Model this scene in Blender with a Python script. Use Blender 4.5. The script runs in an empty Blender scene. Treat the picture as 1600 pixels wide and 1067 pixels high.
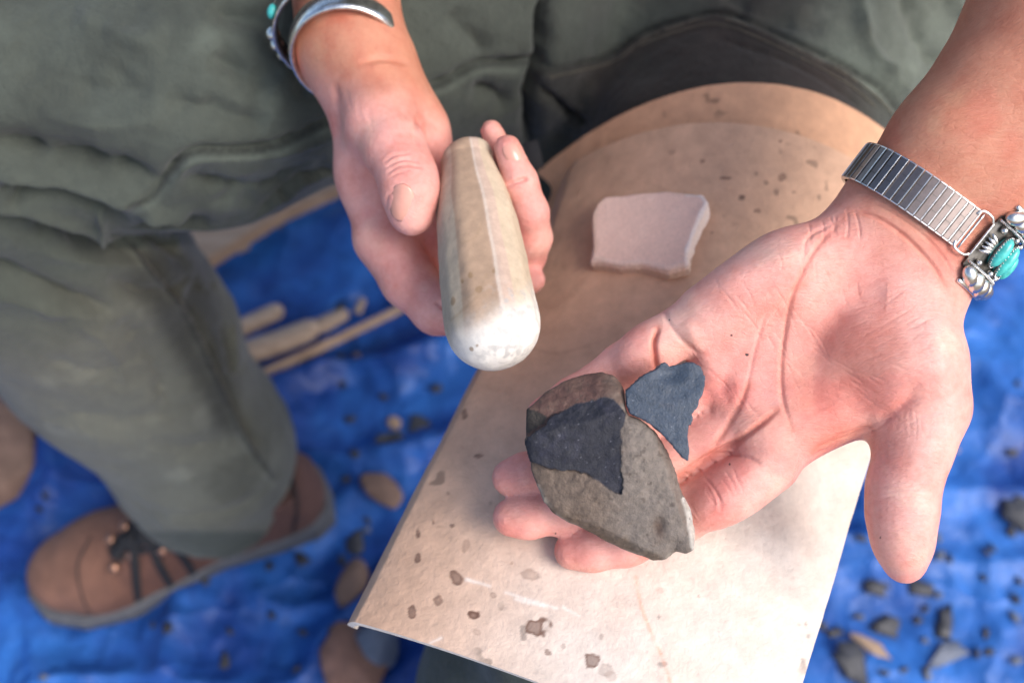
import bpy, math, random
import numpy as np
from mathutils import Matrix, Vector
random.seed(7)
RNG = np.random.default_rng(7)
R = math.radians
SC = bpy.context.scene

# ------------------------------------------------------------------ camera
F = 1556.0                      # focal length in photo pixels (35 mm on full frame)
CAM_H, TILT = 0.95, R(30)
cam_d = bpy.data.cameras.new('camera')
cam = bpy.data.objects.new('camera', cam_d)
SC.collection.objects.link(cam)
cam.location = (0, 0, CAM_H); cam.rotation_euler = (TILT, 0, 0)
cam_d.sensor_width = 36; cam_d.lens = F * 36 / 1600
cam_d.clip_start = 0.02; cam_d.clip_end = 100
cam_d.dof.use_dof = True; cam_d.dof.focus_distance = 0.405; cam_d.dof.aperture_fstop = 5.4
SC.camera = cam
# ------------------------------------------------------------------ sky, sun, exposure
SUN_DIR = Vector((0.60, -0.36, 0.71)).normalized()     # towards the light
wld = bpy.data.worlds.new('World'); SC.world = wld; wld.use_nodes = True
wn = wld.node_tree.nodes; wn.clear()
sky = wn.new('ShaderNodeTexSky'); sky.sky_type = 'NISHITA'; sky.sun_disc = False
sky.sun_elevation = math.asin(SUN_DIR.z); sky.sun_rotation = math.atan2(SUN_DIR.x, SUN_DIR.y)
sky.air_density = 1.0; sky.dust_density = 3.0; sky.ozone_density = 0.6
bg = wn.new('ShaderNodeBackground'); bg.inputs['Strength'].default_value = 0.12
wo = wn.new('ShaderNodeOutputWorld')
wld.node_tree.links.new(sky.outputs[0], bg.inputs[0]); wld.node_tree.links.new(bg.outputs[0], wo.inputs[0])
sun_d = bpy.data.lights.new('sun', 'SUN'); sun_d.energy = 1.5; sun_d.angle = R(34); sun_d.color = (1, 0.965, 0.93)
sun = bpy.data.objects.new('sun', sun_d); SC.collection.objects.link(sun)
sun.rotation_euler = SUN_DIR.to_track_quat('Z', 'Y').to_euler()
SC.view_settings.view_transform = 'Standard'; SC.view_settings.look = 'None'
SC.view_settings.exposure = 1.0; SC.view_settings.gamma = 1.0
SC.render.engine = 'CYCLES'
SC.cycles.use_denoising = True
SC.cycles.max_bounces = 8

# ------------------------------------------------------------------ maths helpers
CT, ST = math.cos(TILT), math.sin(TILT)
ROT = np.array([[1, 0, 0], [0, CT, -ST], [0, ST, CT]])
CAMP = np.array([0, 0, CAM_H])
def L2W(v): return np.asarray(v, float) @ ROT.T + CAMP
def W2L(v): return (np.asarray(v, float) - CAMP) @ ROT
def P(px, py, d):               # photo pixel + distance along the view axis -> point in the camera's frame
    return np.array([(px - 800) / F * d, -(py - 533.5) / F * d, -d])
def PZ(px, py, z):              # photo pixel + height above ground -> world point
    q = np.array([(px - 800) / F, -(py - 533.5) / F, -1.0]) @ ROT.T
    t = (z - CAM_H) / q[2]
    return CAMP + q * t
def proj(v):                    # camera-frame points -> photo pixels
    d = -v[:, 2]
    return np.stack([800 + v[:, 0] / d * F, 533.5 - v[:, 1] / d * F], 1)
def col(r, g, b):               # sRGB 0-255 -> linear
    return tuple(((c / 255) / 12.92 if c / 255 <= 0.04045 else ((c / 255 + 0.055) / 1.055) ** 2.4) for c in (r, g, b))
def hash3(i, j, k, s):
    n = (i * 374761393 + j * 668265263 + k * 2147483647 + s * 974711) & 0x7fffffff
    n = ((n ^ (n >> 13)) * 1274126177) & 0x7fffffff
    n = ((n ^ (n >> 15)) * 2246822519) & 0x7fffffff
    return ((n ^ (n >> 16)) & 0xffff) / 65535.0
def vnoise(p, scale, seed=0):   # smooth value noise, -1..1
    q = np.asarray(p, float) * scale + 1000.0
    if q.shape[1] == 2: q = np.concatenate([q, np.zeros((len(q), 1))], 1)
    i = np.floor(q).astype(np.int64); f = q - i; f = f * f * (3 - 2 * f)
    out = 0
    for a in (0, 1):
        for b in (0, 1):
            for c in (0, 1):
                w = (f[:, 0] if a else 1 - f[:, 0]) * (f[:, 1] if b else 1 - f[:, 1]) * (f[:, 2] if c else 1 - f[:, 2])
                out = out + w * hash3(i[:, 0] + a, i[:, 1] + b, i[:, 2] + c, seed)
    return out * 2 - 1
def fbm(p, scale, oct=4, seed=0):
    o, a, t = 0, 1.0, 0
    for k in range(oct):
        o = o + a * vnoise(p, scale * 2 ** k, seed + k); t += a; a *= 0.5
    return o / t
def smin(a, b, k):
    if k <= 0: return np.minimum(a, b)
    h = np.maximum(k - np.abs(a - b), 0) / k
    return np.minimum(a, b) - h * h * k * 0.25
def smax(a, b, k): return -smin(-a, -b, k)
def rcone(p, a, b, r1, r2):     # tapered capsule
    ba = b - a; l2 = ba @ ba + 1e-12
    pa = p - a
    t = np.clip(pa @ ba / l2, 0, 1)
    return np.linalg.norm(pa - t[:, None] * ba, axis=1) - (r1 + (r2 - r1) * t)
def ellips(p, c, rad, rot=None):
    q = p - c
    if rot is not None: q = q @ rot
    k0 = np.linalg.norm(q / rad, axis=1); k1 = np.linalg.norm(q / (np.asarray(rad) ** 2), axis=1)
    return k0 * (k0 - 1) / np.maximum(k1, 1e-9)
def frame(x, up):               # rotation whose columns are x, y, z with z near up
    x = np.asarray(x, float); x = x / np.linalg.norm(x)
    y = np.cross(up, x); y /= np.linalg.norm(y); z = np.cross(x, y)
    return np.stack([x, y, z], 1)

def sdf_mesh(f, lo, hi, h, B=8, margin=0.0):
    """surface nets on the blocks that hold the surface only"""
    lo = np.asarray(lo, float); hi = np.asarray(hi, float)
    nb = np.ceil((hi - lo) / (h * B)).astype(int)
    g = np.stack(np.meshgrid(*[np.arange(n) for n in nb], indexing='ij'), -1).reshape(-1, 3)
    keep = []
    for s in range(0, len(g), 400000):
        c = lo + (g[s:s + 400000] + 0.5) * (h * B)
        keep.append(np.abs(f(c)) < h * B * 0.87 * 1.25 + margin)
    g = g[np.concatenate(keep)]
    o = np.stack(np.meshgrid(*[np.arange(B + 1)] * 3, indexing='ij'), -1).reshape(-1, 3)
    NY, NZ = nb[1] * B + 4, nb[2] * B + 4
    corners = np.array([[a, b, c] for a in (0, 1) for b in (0, 1) for c in (0, 1)])
    edges = [(i, j) for i in range(8) for j in range(i + 1, 8) if abs(corners[i] - corners[j]).sum() == 1]
    keys, pos, sgn = [], [], []
    for s in range(0, len(g), 600):
        gb = g[s:s + 600]
        idx = gb[:, None, :] * B + o[None]
        v = f(lo + idx.reshape(-1, 3) * h).reshape(len(gb), B + 1, B + 1, B + 1)
        cv = np.stack([v[:, a:a + B, b:b + B, c:c + B] for a, b, c in corners], -1)
        ins = cv < 0
        act = ins.any(-1) & ~ins.all(-1)
        w = np.argwhere(act)
        if len(w) == 0: continue
        vals = cv[act]
        cell = gb[w[:, 0]] * B + w[:, 1:]
        acc = np.zeros((len(w), 3)); cnt = np.zeros(len(w))
        for i, j in edges:
            m = (vals[:, i] < 0) != (vals[:, j] < 0)
            t = vals[:, i] / np.where(m, vals[:, i] - vals[:, j], 1)
            pt = corners[i] + t[:, None] * (corners[j] - corners[i])
            acc += np.where(m[:, None], pt, 0); cnt += m
        pos.append(lo + (cell + acc / cnt[:, None]) * h)
        keys.append((cell[:, 0] * NY + cell[:, 1]) * NZ + cell[:, 2])
        sgn.append(vals[:, [0, 4, 2, 1]] < 0)
    keys = np.concatenate(keys); pos = np.concatenate(pos); sgn = np.concatenate(sgn)
    od = np.argsort(keys); keys, pos, sgn = keys[od], pos[od], sgn[od]
    step = np.array([NY * NZ, NZ, 1])
    quads = []
    for ax in range(3):
        m = sgn[:, 0] != sgn[:, ax + 1]
        k = keys[m]; s0 = sgn[m, 0]
        u, w2 = step[(ax + 1) % 3], step[(ax + 2) % 3]
        q = np.stack([k, k - u, k - u - w2, k - w2], 1)
        ii = np.searchsorted(keys, q.ravel()).clip(0, len(keys) - 1)
        ok = (keys[ii] == q.ravel()).reshape(-1, 4).all(1)
        ii = ii.reshape(-1, 4)
        ii = np.where(s0[:, None], ii, ii[:, ::-1])
        quads.append(ii[ok])
    return pos, np.concatenate(quads)

def vnormals(v, q):
    n = np.zeros_like(v)
    d1 = v[q[:, 2]] - v[q[:, 0]]; d2 = v[q[:, 3 if q.shape[1] == 4 else 1]] - v[q[:, 1 if q.shape[1] == 4 else 0]]
    fn = np.cross(d1, d2) if q.shape[1] == 4 else np.cross(d2, d1)
    for k in range(q.shape[1]): 
        for c in range(3): n[:, c] += np.bincount(q[:, k], fn[:, c], len(v))
    return n / np.maximum(np.linalg.norm(n, axis=1), 1e-12)[:, None]
def relax(v, q, it=1, a=0.5):
    e = np.concatenate([q[:, [0, 1]], q[:, [1, 2]], q[:, [2, 3]], q[:, [3, 0]]]); e = np.concatenate([e, e[:, ::-1]])
    cnt = np.maximum(np.bincount(e[:, 0], minlength=len(v)), 1)
    has = np.bincount(e[:, 0], minlength=len(v)) > 0
    for _ in range(it):
        m = np.stack([np.bincount(e[:, 0], v[e[:, 1], c], len(v)) for c in range(3)], 1) / cnt[:, None]
        v = v + a * np.where(has[:, None], m - v, 0)
    return v
def subdiv(v, q):
    n = len(v)
    e = np.concatenate([q[:, [0, 1]], q[:, [1, 2]], q[:, [2, 3]], q[:, [3, 0]]]); es = np.sort(e, 1)
    key = es[:, 0].astype(np.int64) * n + es[:, 1]
    u, inv = np.unique(key, return_inverse=True)
    em = (v[u // n] + v[u % n]) / 2; m = len(q); fc = v[q].mean(1)
    E = inv.reshape(4, m).T + n; C = np.arange(m) + n + len(u)
    nq = np.concatenate([np.stack([q[:, k], E[:, k], C, E[:, (k + 3) % 4]], 1) for k in range(4)])
    return np.concatenate([v, em, fc]), nq
def subdiv_seen(v, q):          # the second, finer level only where the photograph looks
    n = vnormals(v, q)[:, 2]; pp = proj(v); m = (n > -.25) & (pp[:, 0] > -50) & (pp[:, 0] < 1650) & (pp[:, 1] > -50) & (pp[:, 1] < 1120)
    k = m[q].any(1); v2, q2 = subdiv(v, q[k]); v2 = relax(v2, q2, 1)
    return v2, np.concatenate([q2, q[~k]])
def seg_dist(p, pl):            # distance of 2-D points to a polyline
    pl = np.asarray(pl, float); d = np.full(len(p), 1e9); tt = np.zeros(len(p)); n = len(pl) - 1
    for i in range(n):
        a, b = pl[i], pl[i + 1]; ba = b - a
        t = np.clip((p - a) @ ba / (ba @ ba + 1e-9), 0, 1)
        q = np.linalg.norm(p - a - t[:, None] * ba, axis=1)
        m = q < d; d[m] = q[m]; tt[m] = (i + t[m]) / n
    return d, tt
def smooth_line(pts, n=6):      # Catmull-Rom through the points
    p = [np.asarray(q, float) for q in pts]; p = [2 * p[0] - p[1]] + p + [2 * p[-1] - p[-2]]
    out = []
    for i in range(1, len(p) - 2):
        for k in range(n):
            t = k / n
            out.append(0.5 * (2 * p[i] + (p[i + 1] - p[i - 1]) * t + (2 * p[i - 1] - 5 * p[i] + 4 * p[i + 1] - p[i + 2]) * t * t
                              + (-p[i - 1] + 3 * p[i] - 3 * p[i + 1] + p[i + 2]) * t ** 3))
    return np.array(out + [p[-2]])
def creases(v, n, lines, zmin=0.05, pw=2.0):   # lines: (points, half width px, depth m); negative depth raises a ridge
    pp = proj(v); disp = np.zeros(len(v))
    for pts, w, dep in lines:
        sl = smooth_line(pts)
        m = ((pp > sl.min(0) - 4 * w) & (pp < sl.max(0) + 4 * w)).all(1) & (n[:, 2] > zmin)
        ii = np.nonzero(m)[0]
        if len(ii) == 0: continue
        d, t = seg_dist(pp[ii], sl)
        fade = np.clip(np.minimum(t, 1 - t) * 5, 0, 1) ** 0.7
        disp[ii] -= dep * np.exp(-(d / w) ** pw) * (0.1 + 0.9 * fade) * (1 + .45 * vnoise(v[ii], 110, 9))
    return v + n * disp[:, None]
def inpoly(p, poly):
    poly = np.asarray(poly, float); x, y = p[:, 0], p[:, 1]; r = np.zeros(len(p), bool); j = len(poly) - 1
    for i in range(len(poly)):
        a, b = poly[i], poly[j]
        c = (a[1] > y) != (b[1] > y)
        r ^= c & (x < (b[0] - a[0]) * (y - a[1]) / (b[1] - a[1] + 1e-12) + a[0]); j = i
    return r
def polysd(p, poly):
    d, _ = seg_dist(p, list(poly) + [poly[0]])
    return np.where(inpoly(p, poly), -d, d)
_fields = {}
def polyfast(p, poly):          # the same distance, looked up on a fine grid
    key = id(poly)
    if key not in _fields:
        q = np.asarray(poly, float); lo = q.min(0); hi = q.max(0); ext = (hi - lo).max(); lo = lo - ext * .15; hi = hi + ext * .15
        n = ((hi - lo) / ext * 420).astype(int); gx_, gy_ = np.meshgrid(np.linspace(lo[0], hi[0], n[0]), np.linspace(lo[1], hi[1], n[1]), indexing='ij')
        _fields[key] = (lo, hi, n, polysd(np.stack([gx_.ravel(), gy_.ravel()], 1), q).reshape(n), poly)
    lo, hi, n, G, _ = _fields[key]
    c = np.clip(p, lo, hi); out = np.linalg.norm(p - c, axis=1)
    t = (c - lo) / (hi - lo) * (n - 1.0001); i = t.astype(int); f = t - i
    a, b = i[:, 0], i[:, 1]; fx, fy = f[:, 0], f[:, 1]
    return G[a, b] * (1 - fx) * (1 - fy) + G[a + 1, b] * fx * (1 - fy) + G[a, b + 1] * (1 - fx) * fy + G[a + 1, b + 1] * fx * fy + out
def sstep(a, b, x):
    t = np.clip((x - a) / (b - a), 0, 1); return t * t * (3 - 2 * t)

# ------------------------------------------------------------------ objects
def link(o, parent=None):
    SC.collection.objects.link(o)
    if parent is not None: o.parent = parent
    return o
def tag(o, label=None, cat=None, group=None, kind=None):
    if label: o['label'] = label
    if cat: o['category'] = cat
    if group: o['group'] = group
    if kind: o['kind'] = kind
    return o
def root(name, loc, label, cat, group=None):
    o = bpy.data.objects.new(name, None); o.empty_display_size = 0.02
    o.location = loc; link(o); return tag(o, label, cat, group)
def mesh_data(name, v, q, mats, colors=None, mi=None, smooth=True):
    me = bpy.data.meshes.new(name)
    if isinstance(q, np.ndarray):
        v = np.asarray(v, np.float32); k = q.shape[1]
        me.vertices.add(len(v)); me.vertices.foreach_set('co', v.ravel())
        me.loops.add(q.size); me.loops.foreach_set('vertex_index', q.ravel().astype(np.int32))
        me.polygons.add(len(q)); me.polygons.foreach_set('loop_start', np.arange(0, q.size, k, dtype=np.int32))
        me.polygons.foreach_set('loop_total', np.full(len(q), k, np.int32))
        me.update(calc_edges=True)
    else:
        me.from_pydata([tuple(x) for x in v], [], [tuple(int(i) for i in x) for x in q]); me.update()
    for m in (mats if isinstance(mats, (list, tuple)) else [mats]): me.materials.append(m)
    if colors is not None:
        a = me.color_attributes.new('tint', 'FLOAT_COLOR', 'POINT')
        c = np.ones((len(me.vertices), 4), np.float32); c[:, :colors.shape[1]] = colors
        a.data.foreach_set('color', c.ravel())
    if mi is not None: me.polygons.foreach_set('material_index', mi.astype(np.int32))
    me.polygons.foreach_set('use_smooth', np.full(len(me.polygons), smooth)); me.update()
    return me
def build(name, v, q, mats, parent=None, world=False, colors=None, mi=None, smooth=True):
    """v in the camera's frame unless world; origin at the root's origin or at the mesh's base"""
    v = np.asarray(v, float)
    w = v if world else L2W(v)
    if parent is not None:
        base = np.zeros(3); o_ = parent
        while o_ is not None: base = base + np.array(o_.location); o_ = o_.parent
    else: base = np.array([(w[:, 0].min() + w[:, 0].max()) / 2, (w[:, 1].min() + w[:, 1].max()) / 2, w[:, 2].min()])
    o = bpy.data.objects.new(name, mesh_data(name, w - base, q, mats, colors, mi, smooth))
    link(o, parent)
    if parent is None: o.location = base
    return o
def tube(pts, rad, seg=8, cap=True, flat=None):
    pts = np.asarray(pts, float); n = len(pts)
    rad = np.full(n, rad) if np.isscalar(rad) else np.asarray(rad)
    t = np.gradient(pts, axis=0); t /= np.linalg.norm(t, axis=1)[:, None] + 1e-12
    up = np.array([0.13, 0.31, 0.94]); v = []
    for i in range(n):
        a = np.cross(t[i], up); a /= np.linalg.norm(a); b = np.cross(a, t[i]); up = b
        for k in range(seg):
            th = 2 * math.pi * k / seg
            v.append(pts[i] + rad[i] * (math.cos(th) * a + (flat or 1) * math.sin(th) * b))
    q = [(i * seg + k, i * seg + (k + 1) % seg, (i + 1) * seg + (k + 1) % seg, (i + 1) * seg + k) for i in range(n - 1) for k in range(seg)]
    if cap:
        v += [pts[0] - t[0] * rad[0] * 0.4, pts[-1] + t[-1] * rad[-1] * 0.4]
        q += [((k + 1) % seg, k, n * seg) for k in range(seg)]
        q += [((n - 1) * seg + k, (n - 1) * seg + (k + 1) % seg, n * seg + 1) for k in range(seg)]
    return np.array(v), q
def blob(c, rad, rot=np.eye(3), nu=12, nv=8, pw=1.0):
    v, q = [], []
    for j in range(nv + 1):
        ph = math.pi * j / nv
        for i in range(nu):
            th = 2 * math.pi * i / nu
            s = np.array([math.sin(ph) * math.cos(th), math.sin(ph) * math.sin(th), math.cos(ph)])
            s = np.sign(s) * np.abs(s) ** pw
            v.append(np.asarray(c) + rot @ (s * np.asarray(rad)))
    q = [(j * nu + i, (j + 1) * nu + i, (j + 1) * nu + (i + 1) % nu, j * nu + (i + 1) % nu) for j in range(nv) for i in range(nu)]
    return np.array(v), q
def rbox(c, half, rot, bev=0.15):   # box with chamfered edges
    hx, hy, hz = half; b = bev * min(half); v = []
    for sx in (-1, 1):
        for sy in (-1, 1):
            for sz in (-1, 1):
                v += [(sx * (hx - b), sy * (hy - b), sz * hz), (sx * hx, sy * (hy - b), sz * (hz - b)), (sx * (hx - b), sy * hy, sz * (hz - b))]
    v = np.array(v)
    import bmesh
    bm = bmesh.new()
    for x in v: bm.verts.new(x)
    r = bmesh.ops.convex_hull(bm, input=bm.verts); bm.verts.index_update()
    q = [tuple(x.index for x in fc.verts) for fc in bm.faces]; vv = np.array([x.co for x in bm.verts]); bm.free()
    return np.asarray(c) + vv @ rot.T, q
def merge(parts):
    v, q, n = [], [], 0
    for a, b in parts:
        v.append(a); q += [tuple(i + n for i in f) for f in b]; n += len(a)
    return np.concatenate(v), q

# ------------------------------------------------------------------ materials
def mat(name):
    m = bpy.data.materials.new(name); m.use_nodes = True
    nt = m.node_tree; b = nt.nodes['Principled BSDF']
    return m, nt, b
def N(nt, t, **kw):
    n = nt.nodes.new(t)
    for k, v in kw.items():
        if k in n.inputs: n.inputs[k].default_value = v
        else: setattr(n, k, v)
    return n
def noise(nt, scale, detail=4, rough=0.6, vec=None, dist=0.0):
    n = N(nt, 'ShaderNodeTexNoise', Scale=scale, Detail=detail, Roughness=rough, Distortion=dist)
    if vec is None:
        tc = nt.nodes.new('ShaderNodeTexCoord'); vec = tc.outputs['Object']
    nt.links.new(vec, n.inputs['Vector']); return n
def ramp(nt, src, stops):
    r = nt.nodes.new('ShaderNodeValToRGB'); e = r.color_ramp.elements
    while len(e) < len(stops): e.new(0.5)
    for i, (p, c) in enumerate(stops):
        e[i].position = p; e[i].color = (*c, 1) if len(c) == 3 else c
    nt.links.new(src, r.inputs[0]); return r
def mix(nt, a, b, fac, mode='MIX'):
    m = N(nt, 'ShaderNodeMix', data_type='RGBA', blend_type=mode)
    for s, x in ((m.inputs[0], fac), (m.inputs[6], a), (m.inputs[7], b)):
        if isinstance(x, bpy.types.NodeSocket): nt.links.new(x, s)
        elif isinstance(x, (int, float)): s.default_value = x
        else: s.default_value = (*x, 1)
    return m.outputs[2]
def bump(nt, b, layers):        # (height socket, strength, distance)
    prev = None
    for h, s, d in layers:
        n = N(nt, 'ShaderNodeBump', Strength=s, Distance=d)
        nt.links.new(h, n.inputs['Height'])
        if prev: nt.links.new(prev.outputs[0], n.inputs['Normal'])
        prev = n
    nt.links.new(prev.outputs[0], b.inputs['Normal'])
def tint(nt):
    a = nt.nodes.new('ShaderNodeAttribute'); a.attribute_name = 'tint'; return a.outputs['Color']

def m_skin():
    m, nt, b = mat('skin')
    n1 = noise(nt, 55, 4, 0.65); r1 = ramp(nt, n1.outputs[0], [(0.28, (0.86, 0.66, 0.62)), (0.52, (1, 1, 1)), (0.72, (1.06, 1.18, 1.2))])
    n2 = noise(nt, 420, 3, 0.6); r2 = ramp(nt, n2.outputs[0], [(0.35, (0.93, 0.88, 0.86)), (0.6, (1, 1, 1))])
    c = mix(nt, tint(nt), r1.outputs[0], 0.8, 'MULTIPLY'); c = mix(nt, c, r2.outputs[0], 0.7, 'MULTIPLY')
    nt.links.new(c, b.inputs['Base Color'])
    b.inputs['Roughness'].default_value = 0.42
    b.inputs['Subsurface Weight'].default_value = 0.2
    b.inputs['Subsurface Radius'].default_value = (1.0, 0.32, 0.18)
    b.inputs['Subsurface Scale'].default_value = 0.0022
    b.inputs['Specular IOR Level'].default_value = 0.4
    # crossing skin lines, prints and pores
    tc = nt.nodes.new('ShaderNodeTexCoord')
    def mp(rz, sc):
        k = N(nt, 'ShaderNodeMapping'); k.inputs['Rotation'].default_value = (0.3, 0.2, R(rz)); k.inputs['Scale'].default_value = sc
        nt.links.new(tc.outputs['Object'], k.inputs[0]); return k.outputs[0]
    w = noise(nt, 230, 5, 0.75, mp(-35, (1, 5, 1)), 0.8); w2 = noise(nt, 200, 5, 0.75, mp(40, (1, 5, 1)), 0.8)
    v = N(nt, 'ShaderNodeTexVoronoi', Scale=900.0, feature='DISTANCE_TO_EDGE'); nt.links.new(mp(10, (1, 1.8, 1)), v.inputs['Vector'])
    v2 = N(nt, 'ShaderNodeTexVoronoi', Scale=210.0, feature='DISTANCE_TO_EDGE'); nt.links.new(mp(-20, (1, 2.2, 1)), v2.inputs['Vector'])
    r3 = ramp(nt, v2.outputs[0], [(0.0, (0, 0, 0)), (0.10, (1, 1, 1))])
    bump(nt, b, [(w.outputs[0], 0.55, 0.0008), (w2.outputs[0], 0.45, 0.0007), (r3.outputs[0], 0.25, 0.0002), (v.outputs[0], 0.3, 0.0002)])
    n3 = noise(nt, 130, 4, 0.7); rr = ramp(nt, n3.outputs[0], [(0.3, (0.36,) * 3), (0.7, (0.52,) * 3)]); nt.links.new(rr.outputs[0], b.inputs['Roughness'])
    return m
def m_cloth():
    m, nt, b = mat('canvas_cloth')
    n1 = noise(nt, 14, 6, 0.7); n2 = noise(nt, 3.2, 4, 0.6)
    c = mix(nt, tint(nt), ramp(nt, n1.outputs[0], [(0.25, (0.70, 0.70, 0.70)), (0.7, (1.12, 1.12, 1.12))]).outputs[0], 0.8, 'MULTIPLY')
    c = mix(nt, c, ramp(nt, n2.outputs[0], [(0.35, (0.86, 0.83, 0.78)), (0.65, (1.08, 1.09, 1.08))]).outputs[0], 0.8, 'MULTIPLY')
    n3 = noise(nt, 170, 3, 0.7)
    c = mix(nt, c, ramp(nt, n3.outputs[0], [(0.3, (0.85, 0.85, 0.85)), (0.7, (1.1, 1.1, 1.1))]).outputs[0], 0.8, 'MULTIPLY')
    nt.links.new(c, b.inputs['Base Color']); b.inputs['Roughness'].default_value = 0.9
    b.inputs['Sheen Weight'].default_value = 0.12
    tc = nt.nodes.new('ShaderNodeTexCoord')
    wv = N(nt, 'ShaderNodeTexWave', Scale=420.0, Distortion=1.5, wave_type='BANDS'); nt.links.new(tc.outputs['Object'], wv.inputs['Vector'])
    n4 = noise(nt, 40, 5, 0.7)
    bump(nt, b, [(n4.outputs[0], 0.7, 0.004), (n3.outputs[0], 0.5, 0.001), (wv.outputs[0], 0.3, 0.0005)])
    return m
def m_tint(name, rough=0.6, nscale=300, namp=0.25, bscale=500, bstr=0.3, bdist=0.0004, metal=0.0, spec=0.5, b2=None):
    m, nt, b = mat(name)
    n1 = noise(nt, nscale, 5, 0.65)
    c = mix(nt, tint(nt), ramp(nt, n1.outputs[0], [(0.3, (1 - namp,) * 3), (0.7, (1 + namp * 0.6,) * 3)]).outputs[0], 1.0, 'MULTIPLY')
    nt.links.new(c, b.inputs['Base Color'])
    b.inputs['Roughness'].default_value = rough; b.inputs['Metallic'].default_value = metal
    b.inputs['Specular IOR Level'].default_value = spec
    n2 = noise(nt, bscale, 5, 0.65); ls = [(n2.outputs[0], bstr, bdist)]
    if b2: n3 = noise(nt, b2[0], 4, 0.6); ls.append((n3.outputs[0], b2[1], b2[2]))
    bump(nt, b, ls); return m
def m_plain(name, c, rough=0.5, metal=0.0, nscale=200, namp=0.2, bscale=300, bstr=0.2, bdist=0.0005, spec=0.5):
    m, nt, b = mat(name)
    n1 = noise(nt, nscale, 4, 0.6)
    o = mix(nt, c, ramp(nt, n1.outputs[0], [(0.3, (1 - namp,) * 3), (0.7, (1 + namp * 0.6,) * 3)]).outputs[0], 1.0, 'MULTIPLY')
    nt.links.new(o, b.inputs['Base Color']); b.inputs['Roughness'].default_value = rough; b.inputs['Metallic'].default_value = metal
    b.inputs['Specular IOR Level'].default_value = spec
    n2 = noise(nt, bscale, 4, 0.6); bump(nt, b, [(n2.outputs[0], bstr, bdist)]); return m
def m_tarp():
    m, nt, b = mat('blue_tarp')
    n1 = noise(nt, 6, 5, 0.6); n2 = noise(nt, 60, 3, 0.6)
    c = mix(nt, (0.011, 0.050, 0.24), (0.030, 0.145, 0.48), ramp(nt, n1.outputs[0], [(0.4, (0, 0, 0)), (0.6, (1, 1, 1))]).outputs[0])  # lighter blue patches painted in for the sheet's highlights
    c = mix(nt, c, ramp(nt, n2.outputs[0], [(0.3, (0.8, 0.8, 0.8)), (0.7, (1.1, 1.1, 1.1))]).outputs[0], 1.0, 'MULTIPLY')
    nt.links.new(c, b.inputs['Base Color']); b.inputs['Roughness'].default_value = 0.42; b.inputs['Specular IOR Level'].default_value = 0.3
    tc = nt.nodes.new('ShaderNodeTexCoord')
    ck = N(nt, 'ShaderNodeTexChecker', Scale=500.0); nt.links.new(tc.outputs['Object'], ck.inputs['Vector'])
    n3 = noise(nt, 22, 5, 0.6, None, 0.8)
    wn_ = noise(nt, 7, 3, 0.6); ad = N(nt, 'ShaderNodeMix', data_type='RGBA'); ad.inputs[0].default_value = .12
    nt.links.new(tc.outputs['Object'], ad.inputs[6]); nt.links.new(wn_.outputs[1], ad.inputs[7])
    v1 = N(nt, 'ShaderNodeTexVoronoi', Scale=13.0); v2 = N(nt, 'ShaderNodeTexVoronoi', Scale=34.0)
    for k in (v1, v2): nt.links.new(ad.outputs[2], k.inputs['Vector'])
    bump(nt, b, [(v1.outputs[0], 0.42, 0.040), (v2.outputs[0], 0.22, 0.012), (n3.outputs[0], 0.5, 0.010), (ck.outputs[1], 0.1, 0.0003)]); return m
def m_wood(name, c1, c2, scale=60):
    m, nt, b = mat(name)
    tc = nt.nodes.new('ShaderNodeTexCoord'); mp = N(nt, 'ShaderNodeMapping'); mp.inputs['Scale'].default_value = (1, 12, 12)
    mp.inputs['Rotation'].default_value = (0, 0, R(-24))
    nt.links.new(tc.outputs['Object'], mp.inputs[0])
    n1 = noise(nt, scale / 6, 5, 0.6, mp.outputs[0])
    r = ramp(nt, n1.outputs[0], [(0.3, c1), (0.7, c2)]); nt.links.new(r.outputs[0], b.inputs['Base Color'])
    b.inputs['Roughness'].default_value = 0.75
    bump(nt, b, [(n1.outputs[0], 0.3, 0.001)]); return m
SKIN = m_skin(); CLOTH = m_cloth(); TARP = m_tarp()
NAIL = m_plain('nail', (0.66, 0.32, 0.25), 0.22, nscale=120, namp=0.12, bstr=0.05)
PADM = m_tint('rawhide', 0.62, 90, 0.16, 380, 0.6, 0.0008, b2=(40, 0.3, 0.003))
COBBLE = m_tint('smooth_pale_stone', 0.8, 260, 0.14, 700, 0.35, 0.0004)
PINKM = m_tint('pink_sandstone', 0.85, 700, 0.14, 900, 0.5, 0.0004)
COREM = m_tint('rough_cortex', 0.62, 330, 0.32, 520, 0.75, 0.0008, b2=(1400, 0.5, 0.0003))
SCARM = m_tint('dark_broken_stone', 0.62, 700, 0.3, 1100, 0.8, 0.0005, spec=0.3, b2=(260, 0.5, 0.0008))
SILVER = m_plain('worn_silver', (0.74, 0.73, 0.71), 0.26, 1.0, 300, 0.35, 500, 0.25, 0.0003)
SILVER_DK = m_plain('blackened_silver', (0.16, 0.15, 0.14), 0.4, 1.0, 300, 0.3, 500, 0.3, 0.0003)
STEEL = m_plain('brushed_steel', (0.235, 0.195, 0.18), 0.30, 1.0, 500, 0.12, 1500, 0.15, 0.0001)
TURQ = m_plain('turquoise', (0.07, 0.50, 0.46), 0.25, 0.0, 350, 0.35, 300, 0.1, 0.0003)
SUEDE = m_tint('brown_suede', 0.85, 60, 0.22, 500, 0.4, 0.0006)
RUBBER = m_plain('grey_rubber', (0.085, 0.088, 0.10), 0.7, 0, 60, 0.25)
LACE = m_plain('black_lace', (0.012, 0.012, 0.015), 0.8)
BRASS = m_plain('copper_eyelet', (0.40, 0.22, 0.15), 0.4, 1.0)
THREAD = m_plain('tan_thread', (0.17, 0.15, 0.11), 0.8)
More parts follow.
